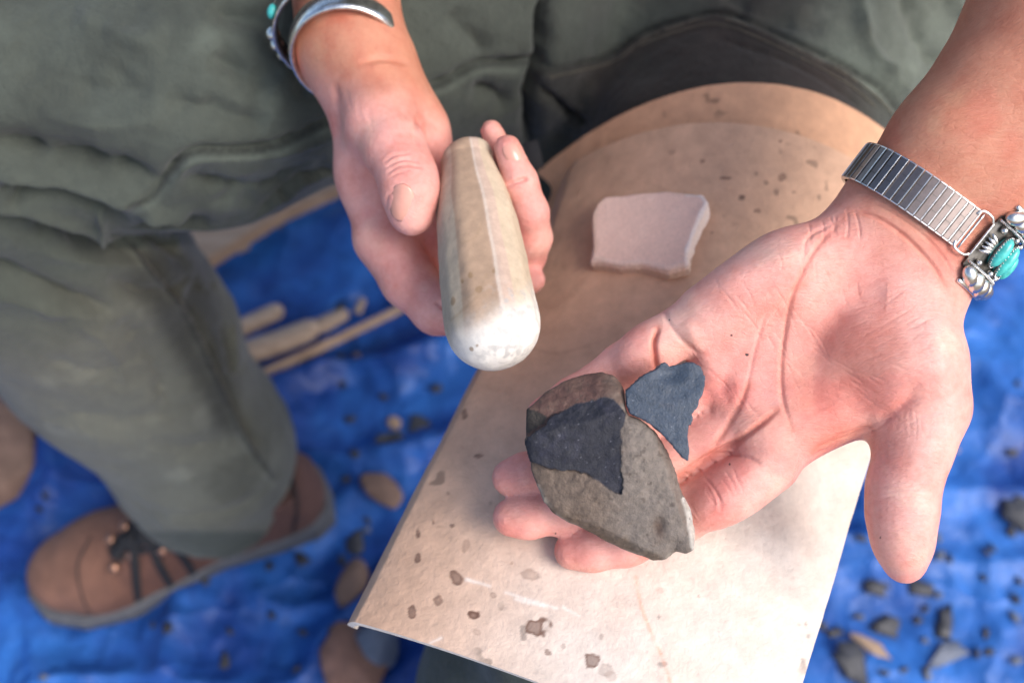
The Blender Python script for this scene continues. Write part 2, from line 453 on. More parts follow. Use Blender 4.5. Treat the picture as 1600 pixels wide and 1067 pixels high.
WOOD = m_wood('pale_wood', (0.30, 0.19, 0.12), (0.47, 0.33, 0.23))
ANTLER = m_wood('antler', (0.26, 0.18, 0.13), (0.46, 0.35, 0.27), 90)

# ================================================================== THE SETTING
def grid(nx, ny):
    i, j = np.meshgrid(np.arange(nx - 1), np.arange(ny - 1), indexing='ij'); a = (i * ny + j).ravel()
    return np.stack([a, a + ny, a + ny + 1, a + 1], 1)
gm = m_plain('dry_soil', (0.23, 0.17, 0.12), 0.95, 0, 3, 0.3, 30, 0.6, 0.02)
gx = np.array([[-30, -30, -0.03], [30, -30, -0.03], [30, 30, -0.03], [-30, 30, -0.03.real]])
tag(build('ground', gx, np.array([[0, 1, 2, 3]]), gm, world=True), 'dry brown soil under and around the blue tarp', kind='structure')

def tarp_z(x, y):
    p = np.stack([x, y], 1)
    wv = p + 0.05 * np.stack([vnoise(p, 5, 3), vnoise(p, 5, 4)], 1)
    r1 = 1 - np.abs(vnoise(wv * [1.0, 1.5], 5.5, 11)); r2 = 1 - np.abs(vnoise(wv, 12, 12)); r3 = 1 - np.abs(vnoise(wv * [1.5, 1], 26, 13))
    return 0.030 * r1 ** 4 + 0.012 * r2 ** 3 + 0.004 * r3 ** 2 - 0.006
nx, ny = 430, 400
X, Y = np.meshgrid(np.linspace(-1.3, 1.3, nx), np.linspace(-0.55, 1.75, ny), indexing='ij')
X, Y = X.ravel(), Y.ravel()
tv = np.stack([X, Y, tarp_z(X, Y)], 1)
TP = build('tarp', tv, grid(nx, ny), TARP, world=True)
tag(TP, 'crumpled bright blue plastic tarp spread over the whole ground', 'tarp')
def ground_at(px, py, dz=0.0):
    z = 0.01
    for _ in range(4):
        w = PZ(px, py, z); z = float(tarp_z(np.array([w[0]]), np.array([w[1]]))[0]) + dz
    return PZ(px, py, z)

# ------------------------------------------------------------------ stones and wood on the tarp
def chip(seed, sx, sy, th, nseg=9):
    r = np.random.default_rng(seed)
    an = np.sort(r.uniform(0, 2 * math.pi, nseg) * 0.35 + np.arange(nseg) * 2 * math.pi / nseg * 0.95)
    rr = r.uniform(0.62, 1.1, nseg)
    o = np.stack([np.cos(an) * rr * sx, np.sin(an) * rr * sy], 1)
    v = [(a, b, 0) for a, b in o] + [(a * 0.72 + r.normal(0, .06) * sx, b * 0.72, th * r.uniform(.6, 1)) for a, b in o] + [(r.normal(0, .15) * sx, r.normal(0, .15) * sy, th * 1.15), (0, 0, -th * .2)]
    n = nseg
    q = [(i, (i + 1) % n, n + (i + 1) % n, n + i) for i in range(n)] + [(n + i, n + (i + 1) % n, 2 * n) for i in range(n)] + [((i + 1) % n, i, 2 * n + 1) for i in range(n)]
    return np.array(v), q
DARKST = m_plain('dark_flake_stone', (0.030, 0.032, 0.042), 0.5, 0, 120, 0.4, 200, 0.4, 0.001)
BROWNST = m_plain('brown_stone', (0.17, 0.105, 0.08), 0.75, 0, 30, 0.35, 60, 0.6, 0.004)
TANST = m_plain('tan_stone', (0.36, 0.25, 0.17), 0.75, 0, 60, 0.3, 90, 0.5, 0.003)
GREYST = m_plain('grey_stone', (0.11, 0.13, 0.18), 0.6, 0, 60, 0.3, 90, 0.5, 0.003)
def on_ground(name, px, py, mesh, ang, label, cat, group=None, tiltv=0.0, dz=0.002):
    w = ground_at(px, py)
    o = bpy.data.objects.new(name, mesh); link(o); o.location = (w[0], w[1], w[2] + dz)
    o.rotation_euler = (tiltv, tiltv * 0.6, ang); return tag(o, label, cat, group)
def chip_mesh(seed, a, b, t, m):
    v, q = chip(seed, a, b, t); return mesh_data('stone_flake', v, q, m, smooth=False)
MM = 0.001
named = [
 (612, 690, 14, 22, 7, DARKST, 60, 'larger dark flake just below the small tan sliver'),
 (655, 664, 16, 12, 6, DARKST, 10, 'dark flake between the tan sliver and the left edge of the pad'),
 (618, 664, 19, 7, 5, TANST, -40, 'small tan sliver of stone on the tarp right of the lower trouser leg'),
 (1592, 800, 22, 27, 9, DARKST, 30, 'largest dark flake, cut by the right edge of the photo beside the thumb'),
 (1366, 918, 17, 9, 6, DARKST, -20, 'dark flake just left of the open hand\'s thumb tip'),
 (1437, 920, 19, 12, 7, DARKST, 0, 'dark flake directly below the open hand\'s thumb tip'),
 (1384, 975, 20, 15, 7, DARKST, -10, 'blocky dark flake on the tarp under the thumb, above the long tan flake'),
 (1367, 1014, 24, 9, 6, TANST, -35, 'long tan flake on the blue tarp right of the pad'),
 (1330, 1036, 16, 25, 7, DARKST, 20, 'dark flake on the tarp between the pad\'s right edge and the long tan flake'),
 (1476, 980, 11, 24, 9, DARKST, -15, 'narrow upright dark flake at lower right, topmost of its pair'),
 (1468, 1020, 34, 15, 8, GREYST, 5, 'wide grey flake at lower right, under the narrow dark one'),
 (1581, 709, 8, 7, 4, DARKST, 0, 'small lone dark flake on pale tarp right of the thumb base'),
 (1300, 990, 9, 6, 4, DARKST, 0, 'small dark flake touching the view of the pad\'s right edge'),
 (556, 852, 13, 16, 6, DARKST, 0, 'dark flake against the left side of the pad, right of the boot'),
 (472, 873, 10, 8, 5, DARKST, 0, 'dark flake on the tarp just below the boot heel'),
 (425, 961, 6, 5, 3, DARKST, 0, 'tiny dark flake left of the pad\'s lower left corner'),
 (352, 1036, 7, 10, 4, DARKST, 0, 'dark flake below the boot near the bottom edge of the photo'),
 (548, 655, 8, 5, 4, DARKST, 0, 'small dark flake right of the trouser hem, above the boot heel'),
 (683, 607, 7, 8, 4, DARKST, 0, 'small dark flake left of the pad, below the pale cobble'),
 (533, 482, 9, 9, 5, DARKST, 0, 'dark lump of stone lying behind the short antler pieces'),
]
for k, (px, py, a, b, t, m, an, lab) in enumerate(named):
    on_ground('stone_flake', px, py, chip_mesh(50 + k, a * MM, b * MM, t * MM * .45, m), R(an), lab, 'stone flake', 'stone flakes scattered on the tarp', 0.12)
small_meshes = [chip_mesh(100 + k, (4 + k % 3 * 1.8) * MM, (3.5 + k % 4) * MM, 2 * MM, [DARKST, DARKST, GREYST, DARKST, DARKST, DARKST, TANST][k % 7]) for k in range(12)]
zones = [(340, 690, 285, 560, 6), (440, 700, 600, 1060, 16), (0, 560, 880, 1065, 8), (0, 120, 590, 860, 2), (1280, 1600, 830, 1065, 34), (1400, 1600, 460, 830, 6)]
for x0, x1, y0, y1, n in zones:
    for k in range(n):
        i = int(RNG.integers(0, 12))
        on_ground('stone_chip', RNG.uniform(x0, x1), RNG.uniform(y0, y1), small_meshes[i], RNG.uniform(0, 6.28),
                  'tiny flake of knapping waste scattered on the blue tarp', 'stone chip', 'tiny chips of knapping waste on the tarp', 0.1)

def rock(name, px, py, rx, ry, rz, m, seed, label, ang=0, dz=0.0):
    w = ground_at(px, py)
    c, s = math.cos(ang), math.sin(ang); Rm = np.array([[c, -s, 0], [s, c, 0], [0, 0, 1]])
    def f(p):
        q = p @ Rm
        d = ellips(q, np.zeros(3), np.array([rx, ry, rz]) * 1.15)
        r = np.random.default_rng(seed)
        for _ in range(11):
            n = r.normal(size=3); n /= np.linalg.norm(n)
            d = smax(d, q @ n - np.linalg.norm(n * [rx, ry, rz]) * r.uniform(0.78, 0.95), 0.006)
        return d + 0.0015 * vnoise(q, 90, seed)
    b = max(rx, ry, rz) * 1.4
    v, q = sdf_mesh(f, [-b] * 3, [b] * 3, b / 26)
    v = v + w + [0, 0, rz * 0.75 + dz]
    o = build(name, v, q, m, world=True); return tag(o, label, 'stone')
rock('large_stone', 5, 705, 0.036, 0.075, 0.03, BROWNST, 3, 'large brown stone at the left edge of the photo, beside the trouser shin', R(20))
rock('brown_cobble', 598, 768, 0.030, 0.016, 0.010, BROWNST, 5, 'flat brown stone on the tarp between the boot heel and the pad', R(-30))
rock('reddish_stone', 556, 1034, 0.030, 0.036, 0.02, m_plain('red_brown_stone', (0.24, 0.125, 0.09), 0.75, 0, 40, 0.3, 90, 0.5, 0.003), 8, 'reddish brown stone near the bottom edge, left of the trouser leg under the pad', R(10))
rock('blue_grey_stone', 596, 1012, 0.016, 0.022, 0.026, GREYST, 9, 'small blue grey stone leaning on the reddish brown one near the bottom edge', R(30), 0.006)
rock('dark_brown_stone', 552, 915, 0.012, 0.030, 0.012, BROWNST, 12, 'dark brown stone half hidden by the lower left corner of the pad', R(-15))

def stick(name, p0, p1, rad, m, label, cat, flat=1.0, z=0.0, taper=1.0, seg=10, square=False, bend=0.0, group=None):
    a = ground_at(*p0); b = ground_at(*p1); a[2] = b[2] = max(a[2], b[2], 0.012) + rad * flat + z
    n = 14; t = np.linspace(0, 1, n)[:, None]; pts = a + (b - a) * t
    side = np.cross(b - a, [0, 0, 1]); side /= np.linalg.norm(side)
    pts = pts + side * (np.sin(t * math.pi) * bend) + side * (vnoise(pts, 14, 5) * rad * 0.12)[:, None]
    rr = rad * (1 + (taper - 1) * t[:, 0]) * (1 + 0.08 * vnoise(pts, 30, 8)); 
    if not square: rr[0] *= 0.75; rr[-1] *= 0.7; rr[-2] *= 0.95
    v, q = tube(pts, rr, 4 if square else seg, flat=flat)
    return tag(build(name, v, q, m, world=True, smooth=not square), label, cat, group)
def board(name, poly, z, th, m, label, cat):
    top = np.array([PZ(x, y, z) for x, y in poly]); bot = top - [0, 0, th]; n = len(top)
    v = np.concatenate([top, bot]); c = top.mean(0)
    vs = list(v) ; q = [tuple(range(n))[::-1], tuple(range(n, 2 * n))] + [(i, (i + 1) % n, n + (i + 1) % n, n + i) for i in range(n)]
    return tag(build(name, np.array(vs), [f for f in q], m, world=True, smooth=False), label, cat)
board('plank', [(255, 392), (318, 332), (420, 302), (520, 262), (640, 222), (650, 245), (534, 288), (440, 330), (348, 388), (300, 420)], 0.05, 0.02, WOOD, 'pale wooden plank lying on the tarp behind the bent knee', 'plank')
stick('wooden_stick', (300, 650), (660, 480), 0.0078, WOOD, 'long thin straight pale wooden stick running under the trouser leg', 'stick', 0.8, 0.0, 0.85, square=True)
stick('antler_billet', (350, 575), (500, 522), 0.0130, ANTLER, 'thick tan antler rod with a rounded end, lying against the long stick', 'antler tool', 0.9, 0.002, 0.95, bend=0.004)
stick('antler_rod', (350, 542), (447, 503), 0.0110, ANTLER, 'pinkish antler rod with a pale grey end, uppermost of the rods by the stick', 'antler tool', 0.9, 0.003, 1.0)
stick('antler_tine', (500, 522), (547, 508), 0.0095, ANTLER, 'short lumpy antler piece beyond the rounded end of the thick rod', 'antler tool', 0.9, 0.002, 0.8)
stick('bone_splinter', (562, 507), (572, 486), 0.0055, ANTLER, 'small pale splinter sticking up beside the long stick', 'bone splinter', 0.9, 0.004, 0.7)
stick('brick_coloured_rod', (320, 425), (372, 404), 0.0085, m_plain('red_stone', (0.36, 0.14, 0.09), 0.7, 0, 60, 0.3), 'short reddish rod beside the knee below the plank', 'rod', 0.9, 0.002, 1.0)
stick('pale_stub', (376, 404), (394, 397), 0.0085, ANTLER, 'pale stub lying end to end with the short reddish rod', 'antler tool', 0.9, 0.002, 0.9)

# ================================================================== THE PERSON
person_base = np.array([0.05, 0.62, 0.0])
PERSON = root('person', person_base, 'seated person in green work trousers and brown boots, both hands held out', 'person')

def chain(p, pts, k):           # pts: (px, py, depth, radius in px)
    d = None
    for i in range(len(pts) - 1):
        a, b = pts[i], pts[i + 1]
        e = rcone(p, P(*a[:3]), P(*b[:3]), a[3] * a[2] / F, b[3] * b[2] / F)
        d = e if d is None else smin(d, e, k)
    return d

# ---- trousers
def f_trousers(p):
    th_r = chain(p, [(1010, -330, .80, 265), (700, -20, .68, 262), (300, 118, .60, 222), (-40, 130, .575, 215)], .03)
    sh_r = chain(p, [(-30, 170, .60, 195), (80, 380, .70, 195), (190, 540, .80, 172), (316, 700, .885, 136), (336, 820, .96, 124)], .02)
    hp = P(326, 724, .912); hn = np.array([-.36, .12, -1.]) @ ROT; hn /= np.linalg.norm(hn)
    sh_r = smax(sh_r, (p - hp) @ hn, .006)
    th_l = chain(p, [(1120, -330, .84, 280), (1188, 40, .775, 335), (1130, 330, .660, 222), (1020, 760, .552, 185), (935, 960, .52, 170)], .03)
    sh_l = chain(p, [(935, 970, .53, 160), (880, 1060, .62, 205), (850, 1130, .80, 165), (845, 1150, .90, 140)], .03)
    pel = ellips(p, P(1060, -420, .86), np.array([.19, .12, .13]))
    d = smin(smin(th_r, sh_r, .035), smin(th_l, sh_l, .03), .02)
    d = smin(d, chain(p, [(905, 20, .74, 120), (900, 200, .76, 100), (905, 330, .76, 90)], .03), .03)
    return smin(d, pel, .05)
lo = W2L(PERSON.location) * 0 + np.array([-.62, -.48, -1.06]); hi = np.array([.50, .62, -.40])
tv, tq = sdf_mesh(f_trousers, lo, hi, 0.0074)
tv = relax(tv, tq, 2)
tv, tq = subdiv(tv, tq); tv = relax(tv, tq, 2); tv, tq = subdiv_seen(tv, tq)
n = vnormals(tv, tq)
big = fbm(tv, 9, 3, 21) * 0.006 + fbm(tv * [1, 1.6, 1], 26, 3, 25) * 0.0022
tv = tv + n * big[:, None]; n = vnormals(tv, tq)
FOLDS = [
 # right leg (left in the photo): seam and folds round the knee
 ([(560, 180), (510, 193), (440, 226), (390, 236), (305, 238), (272, 262), (240, 305), (205, 322)], 7, .0050),
 ([(560, 196), (440, 240), (310, 252), (262, 292)], 9, -.0022),
 ([(-40, 222), (60, 240), (150, 262), (250, 290)], 20, .0090),
 ([(-40, 265), (60, 280), (170, 305), (250, 325)], 15, -.0050),
 ([(-40, 345), (40, 350), (110, 376), (190, 386), (250, 358), (330, 350)], 7, .0130), ([(-40, 352), (40, 362), (110, 388), (190, 396), (250, 374), (330, 362)], 16, .0080),
 ([(-40, 330), (60, 338), (150, 362), (200, 370)], 8, -.0040), ([(0, 300), (30, 290), (60, 300)], 9, .005), ([(215, 330), (260, 335), (300, 345)], 9, -.004), ([(60, 395), (140, 412), (230, 415)], 9, -.003), ([(60, 560), (150, 580), (230, 560)], 16, .002), ([(110, 500), (170, 540), (200, 600)], 10, -.0016), ([(230, 690), (300, 700), (380, 680)], 14, .002), ([(560, 60), (600, 40)], 10, .003), ([(120, 20), (200, 60), (260, 70)], 26, -.003), ([(420, 60), (470, 110), (480, 160)], 16, .0035), ([(60, 180), (160, 195), (250, 190)], 18, -.003),
 ([(20, 325), (40, 300), (100, 302), (150, 325), (200, 350)], 10, .0080),
 ([(150, 330), (160, 350), (150, 378)], 6, -.004),
 ([(280, 282), (360, 308), (440, 300), (520, 262)], 24, .0070),
 ([(260, 155), (330, 172), (420, 200)], 20, .0040),
 ([(330, 85), (390, 115), (430, 140)], 22, .0050),
 ([(330, 5), (390, 28), (440, 35)], 22, .0050),
 ([(20, 70), (120, 130), (240, 140)], 40, .0030),
 # shin
 ([(208, 385), (235, 425), (275, 470), (310, 535), (350, 620), (372, 670), (400, 712), (425, 745)], 6, -.0035),
 ([(222, 385), (250, 425), (290, 470), (325, 535), (363, 620), (386, 670), (412, 712)], 6, .0035),
 ([(-40, 415), (40, 440), (110, 468), (175, 482)], 13, .0075),
 ([(-40, 450), (60, 478), (150, 498)], 13, -.0035),
 ([(170, 440), (230, 455), (300, 450), (350, 430)], 12, .0050),
 ([(265, 360), (285, 395), (330, 405)], 9, .0055),
 ([(310, 350), (290, 390), (300, 430)], 8, -.004),
 ([(190, 500), (235, 560), (270, 640)], 14, .0030),
 ([(60, 650), (180, 655), (300, 650)], 18, .0022),
 ([(350, 500), (365, 540), (370, 590)], 10, .005),
 ([(190, 770), (240, 800), (300, 806), (380, 790), (440, 735)], 7, .0016),
 # between the legs
 ([(668, 140), (700, 128), (745, 104), (800, 100), (845, 97)], 7, .0060),
 ([(870, -40), (852, 20), (850, 90), (836, 130), (831, 180), (832, 240)], 9, .0130),
 ([(848, 142), (872, 160), (892, 182), (915, 195)], 5, .0050),
 ([(735, 140), (775, 150), (790, 180)], 16, .0060),
 ([(700, 20), (740, 60), (760, 90)], 18, .004),
 # left thigh: knee patch seam, stacked hem and folds
 ([(840, 112), (900, 104), (950, 88), (1000, 52), (1060, 30), (1130, 18), (1180, 33), (1240, 62), (1330, 108), (1385, 150), (1425, 205), (1450, 240)], 4.5, .0036),
 ([(848, 124), (955, 98), (1006, 62), (1062, 40), (1130, 29), (1235, 73), (1325, 119), (1378, 160), (1415, 210)], 5, -.0020),
 ([(1120, 60), (1220, 92), (1310, 140), (1370, 195)], 3, .0012),
 ([(1340, -20), (1352, 60), (1385, 120), (1440, 180)], 12, -.0050),
 ([(1410, -20), (1440, 60), (1480, 120)], 16, .0045),
 ([(1480, -20), (1500, 30), (1530, 70)], 10, -.004),
 ([(1130, -10), (1200, 25), (1290, 45)], 14, .004),
]
tv = creases(tv, n, [(a, b, c * 1.7) for a, b, c in FOLDS], pw=1.35)
pp = proj(tv)
tc = np.tile(np.array([0.053, 0.063, 0.053]), (len(tv), 1))
front = vnormals(tv, tq)[:, 2] > -0.2
# dirt-blackened knee patch below its seam
patch = [(835, 115), (950, 92), (1004, 56), (1062, 34), (1130, 22), (1235, 66), (1328, 113), (1382, 155), (1425, 210), (1425, 300), (1000, 330), (840, 250)]
pd = polysd(pp, patch) + fbm(tv, 60, 3, 31) * 9
w = (1 - sstep(-6, 6, pd)) * (pp[:, 1] < 330)
dirt = np.clip(0.92 + 0.4 * fbm(tv, 22, 3, 33), 0, 1) * (1 - sstep(1290, 1420, pp[:, 0]) * 0.85) * (0.55 + 0.45 * sstep(840, 960, pp[:, 0]))
tc = tc * (1 - (w * dirt)[:, None]) + np.array([0.022, 0.015, 0.013]) * (w * dirt)[:, None]
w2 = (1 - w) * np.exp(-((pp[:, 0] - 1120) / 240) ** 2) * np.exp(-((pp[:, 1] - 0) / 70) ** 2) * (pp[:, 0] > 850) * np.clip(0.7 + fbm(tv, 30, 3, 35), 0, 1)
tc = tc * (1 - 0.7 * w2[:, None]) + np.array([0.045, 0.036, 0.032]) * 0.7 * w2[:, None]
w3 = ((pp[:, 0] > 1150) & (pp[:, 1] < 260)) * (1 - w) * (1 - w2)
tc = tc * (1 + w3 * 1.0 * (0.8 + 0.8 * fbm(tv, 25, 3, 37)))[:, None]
# paler shin cloth, browned calf
sh = inpoly(pp, [(-600, 400), (0, 400), (330, 380), (470, 700), (430, 830), (180, 830), (-600, 700)])
w4 = sh * sstep(-.60, -.68, tv[:, 2])
tc = tc * (1 + w4[:, None] * np.array([1.15, .85, .80]))
w5 = w4 * (1 - sstep(-30, 8, polysd(pp, [(170, 430), (230, 500), (290, 600), (330, 680), (380, 690), (380, 560), (330, 400), (230, 380)])))
tc = tc * (1 - 0.60 * w5)[:, None] * np.array([1, 1, 1])
# seams rubbed pale along their edge, dirt worked into the stitching
for ln, wd in (([(840, 112), (900, 104), (950, 88), (1000, 52), (1060, 30), (1130, 18), (1180, 33), (1240, 62), (1330, 108), (1385, 150), (1425, 205), (1450, 240)], 7), ([(560, 180), (510, 193), (440, 226), (390, 236), (305, 238), (272, 262), (240, 305), (205, 322)], 6),
               ([(208, 385), (235, 425), (275, 470), (310, 535), (350, 620), (372, 670), (400, 712), (425, 745)], 6), ([(668, 140), (700, 128), (745, 104), (800, 100), (845, 97)], 6), ([(870, -40), (852, 20), (850, 90), (836, 130), (831, 180), (832, 240)], 7)):
    sl = smooth_line(ln); d, t = seg_dist(pp, sl); vn = vnoise(tv, 120, 40)
    dk = np.exp(-(d / (wd * .7)) ** 2) * front; tc = tc * (1 - .6 * dk[:, None])
    d2, t = seg_dist(pp, sl + [2, wd * 1.9]); lt = np.exp(-(d2 / (wd * .8)) ** 2) * front * (.6 + .6 * vn); tc = tc * (1 + .75 * np.clip(lt, 0, 1)[:, None])
wear = sstep(.15, .7, fbm(tv * [1, 1, 1], 38, 4, 47)) * .55 - sstep(.1, .6, fbm(tv, 17, 4, 48)) * .30; tc = tc * (1 + wear[:, None])
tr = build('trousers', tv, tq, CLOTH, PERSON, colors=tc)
for ln, st_ in (([(860, 121), (955, 98), (1006, 62), (1062, 40), (1130, 29), (1235, 73), (1325, 119), (1378, 160), (1412, 205)], 5.5), ([(1000, 72), (1060, 50), (1130, 40), (1235, 84), (1320, 130), (1370, 170)], 5.5), ([(216, 392), (243, 428), (283, 473), (318, 537), (357, 620), (379, 668), (406, 712)], 6.0)):
    sl = smooth_line(ln, 10); L_ = np.concatenate([[0], np.cumsum(np.linalg.norm(np.diff(sl, axis=0), axis=1))]); ok_ = np.nonzero(front)[0]; vs = []
    nrm_ = vnormals(tv, tq)
    for x in np.arange(0, L_[-1] - st_, st_):
        ends = []
        for dx in (0, st_ * .62):
            c_ = np.array([np.interp(x + dx, L_, sl[:, 0]), np.interp(x + dx, L_, sl[:, 1])]); i_ = ok_[np.argmin(((pp[ok_] - c_) ** 2).sum(1) + (tv[ok_, 2] < -1.2) * 1e6)]; ends.append(P(c_[0], c_[1], -tv[i_, 2]) + nrm_[i_] * .0005)
        vs.append(tube(np.array([ends[0], (ends[0] + ends[1]) / 2 + [0, 0, .0002], ends[1]]), .00038, 5))
    a_, b_ = merge(vs); build('stitching', a_, b_, THREAD, tr)
# small black strap end between the legs
v, q = rbox(P(834, 243, .60), (.0045, .0085, .0012), frame((1, .25, 0), (0, 0, 1)))
build('strap_end', v, q, LACE, tr)

# ---- shirt, out of the frame: the body that leans over the lap and shades it
def f_shirt(p):
    w = p
    d = rcone(w, np.array([.06, .74, .60]), np.array([.04, .70, 1.02]), .165, .185)
    for s in (-1, 1):
        d = smin(d, rcone(w, np.array([.05 + s * .20, .69, 1.08]), np.array([.05 + s * .27, .56, .86]), .068, .060), .05)
    d = smin(d, rcone(w, np.array([.05 - .17, .70, 1.10]), np.array([.05 + .17, .70, 1.10]), .07, .07), .06)
    return d + 0.004 * vnoise(w, 14, 5)
sv, sq = sdf_mesh(f_shirt, [-.5, .35, .35], [.6, 1.0, 1.3], 0.012)
SHIRTM = m_plain('grey_green_shirt', (0.16, 0.17, 0.14), 0.9, 0, 20, 0.25)
build('shirt', sv, sq, SHIRTM, PERSON, world=True)

# ---- body: both forearms and hands, one mesh
def seg(p, a, b, k=None): return rcone(p, P(*a[:3]), P(*b[:3]), a[3] * a[2] / F, b[3] * b[2] / F)
def f_left(p):
    fa = smin(chain(p, [(1372, 352, .407, 58), (1396, 318, .405, 66), (1472, 222, .397, 74), (1642, 10, .382, 108), (1830, -190, .385, 130)], .012),
              chain(p, [(1440, 425, .410, 58), (1462, 392, .409, 62), (1540, 305, .403, 78), (1730, 120, .388, 118), (1880, -120, .385, 130)], .012), .022)
    fa = smin(fa, chain(p, [(1800, -180, .40, 130), (1860, -560, .55, 150)], .02), .03)
    # metacarpals
    m = chain(p, [(1372, 372, .408, 48), (1230, 428, .404, 50), (1100, 492, .408, 46)], .01)
    m = smin(m, seg(p, (1390, 400, .414, 48), (1128, 572, .417, 44)), .020)
    m = smin(m, seg(p, (1405, 430, .414, 50), (1158, 632, .418, 44)), .020)
    m = smin(m, seg(p, (1420, 470, .414, 50), (1212, 688, .413, 44)), .020)
    # heel-of-hand mounds
    m = smin(m, ellips(p, P(1215, 425, .402), np.array([.030, .013, .013]), frame((-.9, -.45, 0), (0, 0, 1))), .012)
    th = chain(p, [(1405, 470, .404, 60), (1420, 560, .399, 74), (1446, 634, .398, 60)], .014)
    th = smin(th, seg(p, (1360, 540, .405, 62), (1400, 610, .402, 56)), .018)
    # web between thumb and index
    th = smin(th, seg(p, (1400, 604, .405, 50), (1300, 636, .410, 40)), .012)
    th = smin(th, seg(p, (1300, 645, .410, 40), (1210, 690, .412, 40)), .012)
    m = smin(m, th, .016)
    m = smin(m, fa, .018)
    # thumb
    t = chain(p, [(1446, 640, .398, 60), (1427, 700, .396, 55), (1411, 762, .394, 51), (1409, 806, .394, 49), (1411, 850, .396, 41), (1413, 880, .398, 31)], .006)
    t = smin(t, ellips(p, P(1406, 826, .391), np.array([.0090, .015, .0085])), .006)
    m = smin(m, t, .007)
    # fingers curl under the core
    i = chain(p, [(1205, 722, .412, 46), (1060, 806, .421, 42), (978, 846, .424, 37), (925, 857, .4255, 34), (894, 861, .426, 29)], .004)
    mi = chain(p, [(1150, 655, .418, 44), (990, 745, .428, 40), (880, 796, .428, 37), (825, 806, .427, 34), (799, 808, .427, 30)], .004)
    ri = chain(p, [(1110, 590, .418, 42), (950, 690, .431, 38), (860, 740, .432, 35), (822, 742, .431, 34), (797, 746, .431, 29)], .004)
    pi = chain(p, [(1080, 508, .410, 43), (975, 572, .420, 36), (895, 622, .424, 31), (850, 648, .425, 28)], .004)
    for d in (i, ri, pi, mi): m = smin(m, d, .0016)
    # pulp pads
    m = smin(m, ellips(p, P(1150, 770, .409), np.array([.022, .0105, .010]), frame((-.82, -.57, 0), (0, 0, 1))), .006)
    m = smin(m, ellips(p, P(1010, 545, .411), np.array([.014, .010, .009]), frame((-.8, -.6, 0), (0, 0, 1))), .005)
    # the hollow of the palm and the pit at the base of the index
    m = smax(m, -ellips(p, P(1180, 590, .383), np.array([.026, .017, .0135]), frame((-.75, -.6, 0), (0, 0, 1))), .012)
    m = smax(m, -ellips(p, P(1104, 716, .400), np.array([.009, .0045, .006]), frame((.9, .45, 0), (0, 0, 1))), .004)
    return m
def f_right(p):
    fa = smin(chain(p, [(560, 70, .505, 62), (552, 0, .51, 64), (545, -140, .53, 78), (505, -420, .62, 110)], .01),
              chain(p, [(528, 85, .512, 56), (528, 0, .518, 60), (500, -140, .535, 74), (470, -420, .62, 100)], .01), .015)
    h = chain(p, [(545, 75, .508, 64), (580, 170, .508, 58), (586, 270, .507, 54), (604, 372, .503, 49)], .014)
    h = smin(h, seg(p, (590, 110, .504, 60), (648, 205, .504, 52)), .016)
    h = smin(h, seg(p, (640, 210, .506, 50), (668, 300, .516, 50)), .012)
    h = smin(h, seg(p, (640, 280, .520, 60), (690, 400, .524, 55)), .015)
    # thumb, on top
    t = chain(p, [(582, 120, .497, 55), (596, 196, .483, 54), (618, 236, .471, 46), (636, 272, .463, 42), (641, 300, .460, 41), (643, 333, .461, 36)], .007)
    h = smin(h, t, .010)
    h = smax(h, -rcone(p, P(578, 300, .476), P(606, 392, .476), .003, .003), .006)
    # index under the cobble
    i = chain(p, [(600, 372, .502, 49), (640, 438, .492, 43), (684, 482, .486, 40), (742, 492, .474, 31)], .005)
    m2 = chain(p, [(660, 380, .515, 42), (740, 445, .512, 36), (822, 440, .492, 21), (836, 437, .488, 17)], .005)
    r2 = chain(p, [(690, 330, .518, 40), (770, 400, .508, 34), (820, 398, .494, 33), (831, 372, .484, 31), (829, 332, .474, 28), (813, 285, .468, 27), (793, 232, .466, 22)], .0035)
    p2 = chain(p, [(700, 280, .516, 36), (780, 330, .505, 28), (800, 300, .492, 26), (789, 252, .485, 22), (768, 205, .482, 18)], .0035)
    for d in (i, m2, p2, r2): h = smin(h, d, .003)
    return smin(h, fa, .018)
lv, lq = sdf_mesh(f_left, [-.03, -.13, -.60], [.40, .45, -.34], 0.0019)
keep_n = len(lv)
rv, rq = sdf_mesh(f_right, [-.20, -.05, -.66], [.03, .42, -.44], 0.0022)
lv, lq = subdiv(lv, lq); lv = relax(lv, lq, 2); rv, rq = subdiv(rv, rq); rv = relax(rv, rq, 2)
lv, lq = subdiv_seen(lv, lq); rv, rq = subdiv_seen(rv, rq)
ln_, rn_ = vnormals(lv, lq), vnormals(rv, rq)
def hl(x0, y0, dx, dy, n, L, ang, w, dep, j=4):   # a run of short parallel wrinkles
    out = []; r = np.random.default_rng(int(x0 + y0))
    for k in range(n):
        cx, cy = x0 + dx * k + r.uniform(-j, j), y0 + dy * k + r.uniform(-j, j); a = R(ang + r.uniform(-7, 7)); l = L * r.uniform(.6, 1.1) / 2
        bx, by = r.uniform(-.06, .06, 2) * L
        out.append(([(cx - math.cos(a) * l, cy - math.sin(a) * l), (cx + bx, cy + by), (cx + math.cos(a) * l, cy + math.sin(a) * l)], w, dep))
    return out
